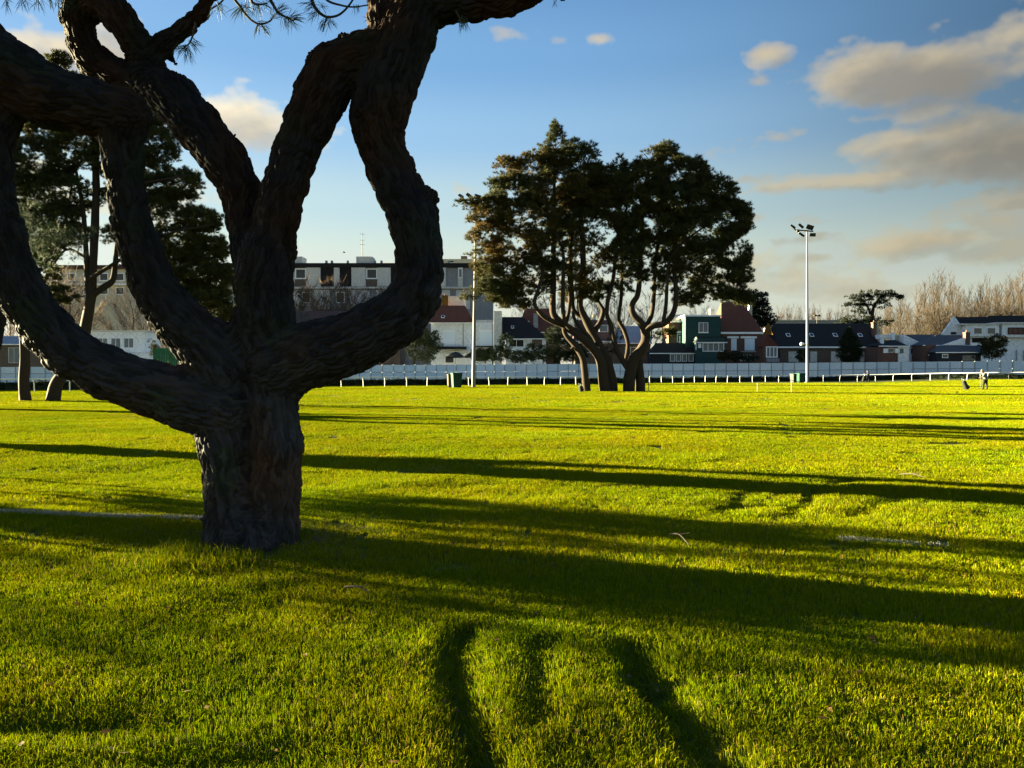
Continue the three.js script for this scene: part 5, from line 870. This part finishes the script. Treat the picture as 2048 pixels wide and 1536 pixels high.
// bins, stakes and the street lamp behind
{
  const bin = (label, px, base, d, w, h, m) => {
    const b = at(px, base, d); b.y = landY(b.x, b.z); const t = thing('litter_bin', label, 'bin', b), k = d / F, W = w * k, H = h * k;
    const g = new THREE.BoxGeometry(W, H, W * 0.9, 1, 1, 1), p = g.attributes.position; for (let i = 0; i < p.count; i++) if (p.getY(i) < 0) { p.setX(i, p.getX(i) * 0.82); p.setZ(i, p.getZ(i) * 0.82); } g.rotateY(0.35); g.translate(b.x, b.y + H / 2 + 0.03, b.z); part(t, 'body', metreUV(g), m);
    const l = new THREE.BoxGeometry(W * 1.08, H * 0.09, W * 0.98); l.rotateY(0.35); l.translate(b.x, b.y + H * 1.04 + 0.03, b.z); part(t, 'lid', metreUV(l), m);
    const e = new THREE.BoxGeometry(W * 1.02, H * 0.05, W * 0.1); e.translate(0, 0, W * 0.5); e.rotateY(0.35); e.translate(b.x, b.y + H * 0.93, b.z); part(t, 'rim', metreUV(e), m);
    for (const s of [-1, 1]) { const c = new THREE.CylinderGeometry(H * 0.07, H * 0.07, 0.05, 12); c.rotateZ(Math.PI / 2); c.translate(b.x + s * W * 0.36, b.y + H * 0.07, b.z - W * 0.4); part(t, 'wheel', c, M_.dark); }
  };
  bin('dark green wheeled bin left of the pale mast by the rail', 913, 777, 78, 19, 27, M_.bin); bin('small grey-brown bin tucked behind the green one', 900, 777, 79.5, 10, 24, mat(0.07, 0.06, 0.045, 0.9)); bin('green wheeled bin left of the right-hand mast', 1600, 765, 116, 15, 17, M_.bin); bin('grey bin touching the green one near the right-hand mast', 1588, 765, 116.6, 12, 16, mat(0.05, 0.055, 0.055, 0.9));
  const stake = (label, px, top, base, d) => { const b = at(px, base, d), a = at(px, top, d); b.y = landY(b.x, b.z) - 0.05; const t = thing('marker_stake', label, 'stake', b); part(t, 'shaft', stick(b.clone(), a.clone(), 0.036, 0.033, 8), M_.stake); part(t, 'cap', stick(a.clone(), a.clone().add(V(0, 0.05, 0)), 0.04, 0.02, 8), M_.stake); };
  stake('tall pale marker stake just right of the three pines', 1297, 741, 784, 62); stake('short pale marker stake on the lawn between the pines and the right mast', 1515, 767, 784, 62); stake('pale marker stake on the lawn left of the right mast', 1583, 762, 786, 60); stake('tiny pale stake left of the golf bag', 1914, 784, 790, 55);
  const t = thing('street_lamp', 'thin twin-headed street lamp above the slate roof, right of the mast', 'street lamp', at(1634, 744, 300).setY(0)); part(t, 'pole', stick(at(1634, 745, 300), at(1634, 630, 300), 0.22, 0.14), M_.lamp); const h = part(t, 'arm', stick(at(1629, 631, 300), at(1639, 631, 300), 0.14), M_.lamp); for (const x of [1630, 1638]) part(h, 'lamp_head', box(at(x - 2, 632, 300).x, at(x + 2, 632, 300).x, at(x, 633, 300).y, at(x, 629.5, 300).y, -300.4, -299.6), M_.lamp);
}
// the two golfers, their bags and a bird
{
  const cloth = { 0: mat(0.16, 0.095, 0.065, 0.8), 1: mat(0.10, 0.105, 0.095, 0.9), 2: mat(0.015, 0.016, 0.016, 0.9), 3: mat(0.16, 0.16, 0.15, 0.8), 4: mat(0.02, 0.02, 0.022, 0.7), 5: mat(0.016, 0.02, 0.03, 0.9) };
  const figure = (t, bones, names) => { for (const [id, g] of skin(bones, 0.022, 0.05)) { part(t, names[id][0], g, cloth[names[id][1]]); } };
  const body = (b, f, o) => {   // joints in metres beside the feet: x right, y up, z towards us
    const p = (x, y, z) => V(b.x + x * f, b.y + y, b.z + z), L = [], add = (id, pts) => { for (let i = 0; i < pts.length - 1; i++) L.push({ a: p(...pts[i].slice(0, 3)), b: p(...pts[i + 1].slice(0, 3)), ra: pts[i][3], rb: pts[i + 1][3], id, k: 0.035 }); };
    o(add); return L;
  };
  const at1 = onGround(1969, 779), a = thing('person', 'person in a pale jacket and dark trousers, bending to play, arms raised before the face', 'person', at1);
  figure(a, body(at1, 1, (add) => {
    add(2, [[0.0, 0.9, 0, 0.15], [-0.12, 0.5, 0.05, 0.085], [-0.13, 0.09, 0.02, 0.055]]); add(2, [[0.12, 0.9, 0, 0.15], [0.2, 0.5, 0, 0.085], [0.27, 0.09, -0.05, 0.055]]);
    add(4, [[-0.13, 0.06, 0.0, 0.06], [-0.26, 0.04, 0.05, 0.045]]); add(4, [[0.27, 0.06, -0.05, 0.06], [0.15, 0.04, 0.02, 0.045]]);
    add(1, [[0.08, 0.95, 0, 0.19], [0.05, 1.15, 0, 0.19], [-0.06, 1.38, 0, 0.185], [-0.12, 1.46, 0, 0.11]]);
    add(1, [[-0.08, 1.42, 0.16, 0.085], [-0.26, 1.25, 0.26, 0.065], [-0.38, 1.12, 0.2, 0.05]]); add(1, [[-0.08, 1.42, -0.16, 0.085], [-0.3, 1.36, -0.12, 0.065], [-0.4, 1.16, 0.06, 0.05]]);
    add(0, [[-0.14, 1.48, 0, 0.06], [-0.2, 1.58, 0, 0.06]]); add(0, [[-0.22, 1.62, 0, 0.1], [-0.24, 1.68, 0, 0.1]]); add(0, [[-0.31, 1.61, 0, 0.02], [-0.335, 1.6, 0, 0.016]]);
    add(3, [[-0.21, 1.71, 0, 0.105], [-0.24, 1.74, 0, 0.095]]); add(3, [[-0.26, 1.7, 0, 0.06], [-0.37, 1.68, 0, 0.03]]);
    for (const [z0, x0, y0] of [[0.2, -0.38, 1.12], [0.06, -0.4, 1.16]]) { add(0, [[x0, y0, z0, 0.042], [x0 - 0.07, y0 - 0.05, z0, 0.038]]); for (let q = 0; q < 4; q++) add(0, [[x0 - 0.07, y0 - 0.03 - q * 0.018, z0 + 0.02 - q * 0.012, 0.011], [x0 - 0.12, y0 - 0.06 - q * 0.018, z0 + 0.02 - q * 0.01, 0.01], [x0 - 0.115, y0 - 0.1 - q * 0.012, z0, 0.009]]); add(0, [[x0 - 0.03, y0, z0 + 0.03, 0.013], [x0 - 0.08, y0 + 0.02, z0 + 0.05, 0.011]]); }
  }), { 0: ['body', 0], 1: ['jacket', 1], 2: ['trousers', 2], 3: ['cap', 3], 4: ['shoes', 4] });
  const club = thing('golf_club', 'thin golf club held by the person in the pale jacket', 'golf club', V(at1.x - 0.47, at1.y + 0.9, at1.z + 0.14)); part(club, 'shaft', stick(V(at1.x - 0.47, at1.y + 1.12, at1.z + 0.14), V(at1.x - 0.56, at1.y + 0.14, at1.z + 0.3), 0.012, 0.008), M_.steel); part(club, 'club_head', stick(V(at1.x - 0.56, at1.y + 0.12, at1.z + 0.3), V(at1.x - 0.68, at1.y + 0.1, at1.z + 0.3), 0.03, 0.02), M_.steel);
  const bag = (label, px, py, lean, h, y0) => {
    const b = onGround(px, py, y0 ?? 0); b.y = landY(b.x, b.z); const t = thing('golf_bag', label, 'golf bag', b), top = V(b.x - lean, b.y + h, b.z - 0.1);
    part(t, 'bag_body', tube([V(b.x, b.y + 0.02, b.z), b.clone().lerp(top, 0.5), top], [0.17, 0.19, 0.16], 12, 4, 0.12, 3), cloth[2]); part(t, 'pocket', tube([V(b.x + 0.12, b.y + 0.14, b.z + 0.06), V(b.x + 0.1 - lean * 0.4, b.y + h * 0.5, b.z + 0.06)], [0.12, 0.11], 8, 3), cloth[4]); part(t, 'collar', stick(top, top.clone().add(V(-lean * 0.08, 0.06, 0)), 0.175, 0.17, 12), cloth[4]);
    for (let i = 0; i < 5; i++) { const q = top.clone().add(V((i - 2) * 0.055, 0, (i % 2) * 0.08 - 0.04)), e = q.clone().add(V(-lean * 0.25 + (i - 2) * 0.03, 0.16 + 0.05 * (i % 3), 0)); const s = part(t, 'club_shaft', stick(q, e, 0.012), M_.steel); part(s, 'club_head', stick(e, e.clone().add(V(-0.08, 0.03, 0)), 0.035, 0.03), i % 2 ? M_.trim : cloth[4]); }
    for (const s of [-1, 1]) part(t, 'stand_leg', stick(V(b.x - lean * 0.7, b.y + h * 0.75, b.z), V(b.x - lean - 0.12, b.y, b.z + s * 0.25), 0.015), cloth[4]);
  };
  bag('black golf bag leaning on the lawn left of the person in the pale jacket', 1934, 779.5, 0.22, 0.72); bag('dark golf bag by the foot of the slender pine', 1163, 784, 0.05, 0.42);
  const at2 = at(1736, 764, 112); at2.y = landY(at2.x, at2.z); const p2 = thing('person', 'person in dark blue walking by the rail with a trolley bag', 'person', at2);
  figure(p2, body(at2, 1, (add) => {
    add(2, [[-0.06, 0.92, 0.03, 0.14], [-0.16, 0.5, 0.05, 0.085], [-0.26, 0.09, 0.05, 0.055]]); add(2, [[0.06, 0.92, -0.03, 0.14], [0.1, 0.5, 0, 0.085], [0.22, 0.1, -0.05, 0.055]]); add(4, [[-0.26, 0.06, 0.05, 0.06], [-0.38, 0.04, 0.05, 0.045]]); add(4, [[0.22, 0.07, -0.05, 0.06], [0.1, 0.04, -0.05, 0.045]]);
    add(1, [[0, 0.97, 0, 0.19], [0.02, 1.2, 0, 0.19], [-0.02, 1.4, 0, 0.18], [-0.04, 1.48, 0, 0.1]]); add(1, [[-0.02, 1.42, 0.17, 0.085], [-0.12, 1.16, 0.24, 0.065], [-0.3, 0.98, 0.2, 0.05]]); add(1, [[-0.02, 1.42, -0.17, 0.085], [0.1, 1.16, -0.22, 0.065], [0.02, 0.94, -0.2, 0.05]]);
    add(0, [[-0.05, 1.48, 0, 0.06], [-0.06, 1.56, 0, 0.06]]); add(0, [[-0.07, 1.62, 0, 0.1], [-0.08, 1.68, 0, 0.098]]); add(0, [[-0.16, 1.62, 0, 0.02], [-0.185, 1.61, 0, 0.016]]); add(3, [[-0.05, 1.7, 0, 0.108], [-0.06, 1.73, 0, 0.1]]);
    for (const [x0, y0, z0] of [[-0.3, 0.98, 0.2], [0.02, 0.94, -0.2]]) { add(0, [[x0, y0, z0, 0.04], [x0 - 0.06, y0 - 0.06, z0, 0.036]]); for (let q = 0; q < 4; q++) add(0, [[x0 - 0.06, y0 - 0.06, z0 + 0.025 - q * 0.017, 0.011], [x0 - 0.1, y0 - 0.1, z0 + 0.025 - q * 0.016, 0.01], [x0 - 0.08, y0 - 0.14, z0 + 0.02 - q * 0.014, 0.009]]); add(0, [[x0 - 0.02, y0 - 0.02, z0 + 0.03, 0.013], [x0 - 0.06, y0 - 0.03, z0 + 0.05, 0.011]]); }
  }), { 0: ['body', 0], 1: ['jacket', 5], 2: ['trousers', 2], 3: ['hair', 4], 4: ['shoes', 4] });
  const tr = thing('golf_trolley', 'dark golf trolley with bag beside the person by the rail', 'golf trolley', V(at2.x - 0.75, at2.y, at2.z + 0.1)), c = tr.base; part(tr, 'bag', tube([V(c.x, c.y + 0.15, c.z), V(c.x + 0.1, c.y + 0.6, c.z), V(c.x + 0.2, c.y + 1.0, c.z)], [0.2, 0.21, 0.17], 10, 3, 0.1, 2), cloth[2]); part(tr, 'handle', stick(V(c.x, c.y + 0.2, c.z), V(c.x + 0.48, c.y + 0.94, c.z + 0.1), 0.02), cloth[4]);
  for (const s of [-1, 1]) { const g = new THREE.TorusGeometry(0.14, 0.03, 8, 16); g.translate(c.x - 0.1, c.y + 0.17, c.z + s * 0.25); part(tr, 'wheel', g, cloth[4]); } part(tr, 'club_head', [stick(V(c.x + 0.2, c.y + 1.0, c.z), V(c.x + 0.22, c.y + 1.25, c.z), 0.03), stick(V(c.x + 0.22, c.y + 1.25, c.z), V(c.x + 0.12, c.y + 1.28, c.z), 0.04)], M_.trim);
  const bp = at(688, 505, 150), bird = thing('bird', 'small bird flying above the apartment roof', 'bird', bp); part(bird, 'body', tube([bp.clone().add(V(-0.25, 0, 0)), bp.clone(), bp.clone().add(V(0.3, -0.03, 0))], [0.03, 0.1, 0.02], 8, 3), cloth[4]); for (const s of [-1, 1]) part(bird, 'wing', hull8([V(bp.x - 0.12, bp.y + 0.02, bp.z), V(bp.x + 0.12, bp.y + 0.02, bp.z), V(bp.x + 0.1, bp.y + 0.2, bp.z + s * 0.4), V(bp.x - 0.02, bp.y + 0.2, bp.z + s * 0.4)], [V(bp.x - 0.12, bp.y, bp.z), V(bp.x + 0.12, bp.y, bp.z), V(bp.x + 0.1, bp.y + 0.19, bp.z + s * 0.4), V(bp.x - 0.02, bp.y + 0.19, bp.z + s * 0.4)]), cloth[4]);
}

renderer.render(scene, camera);
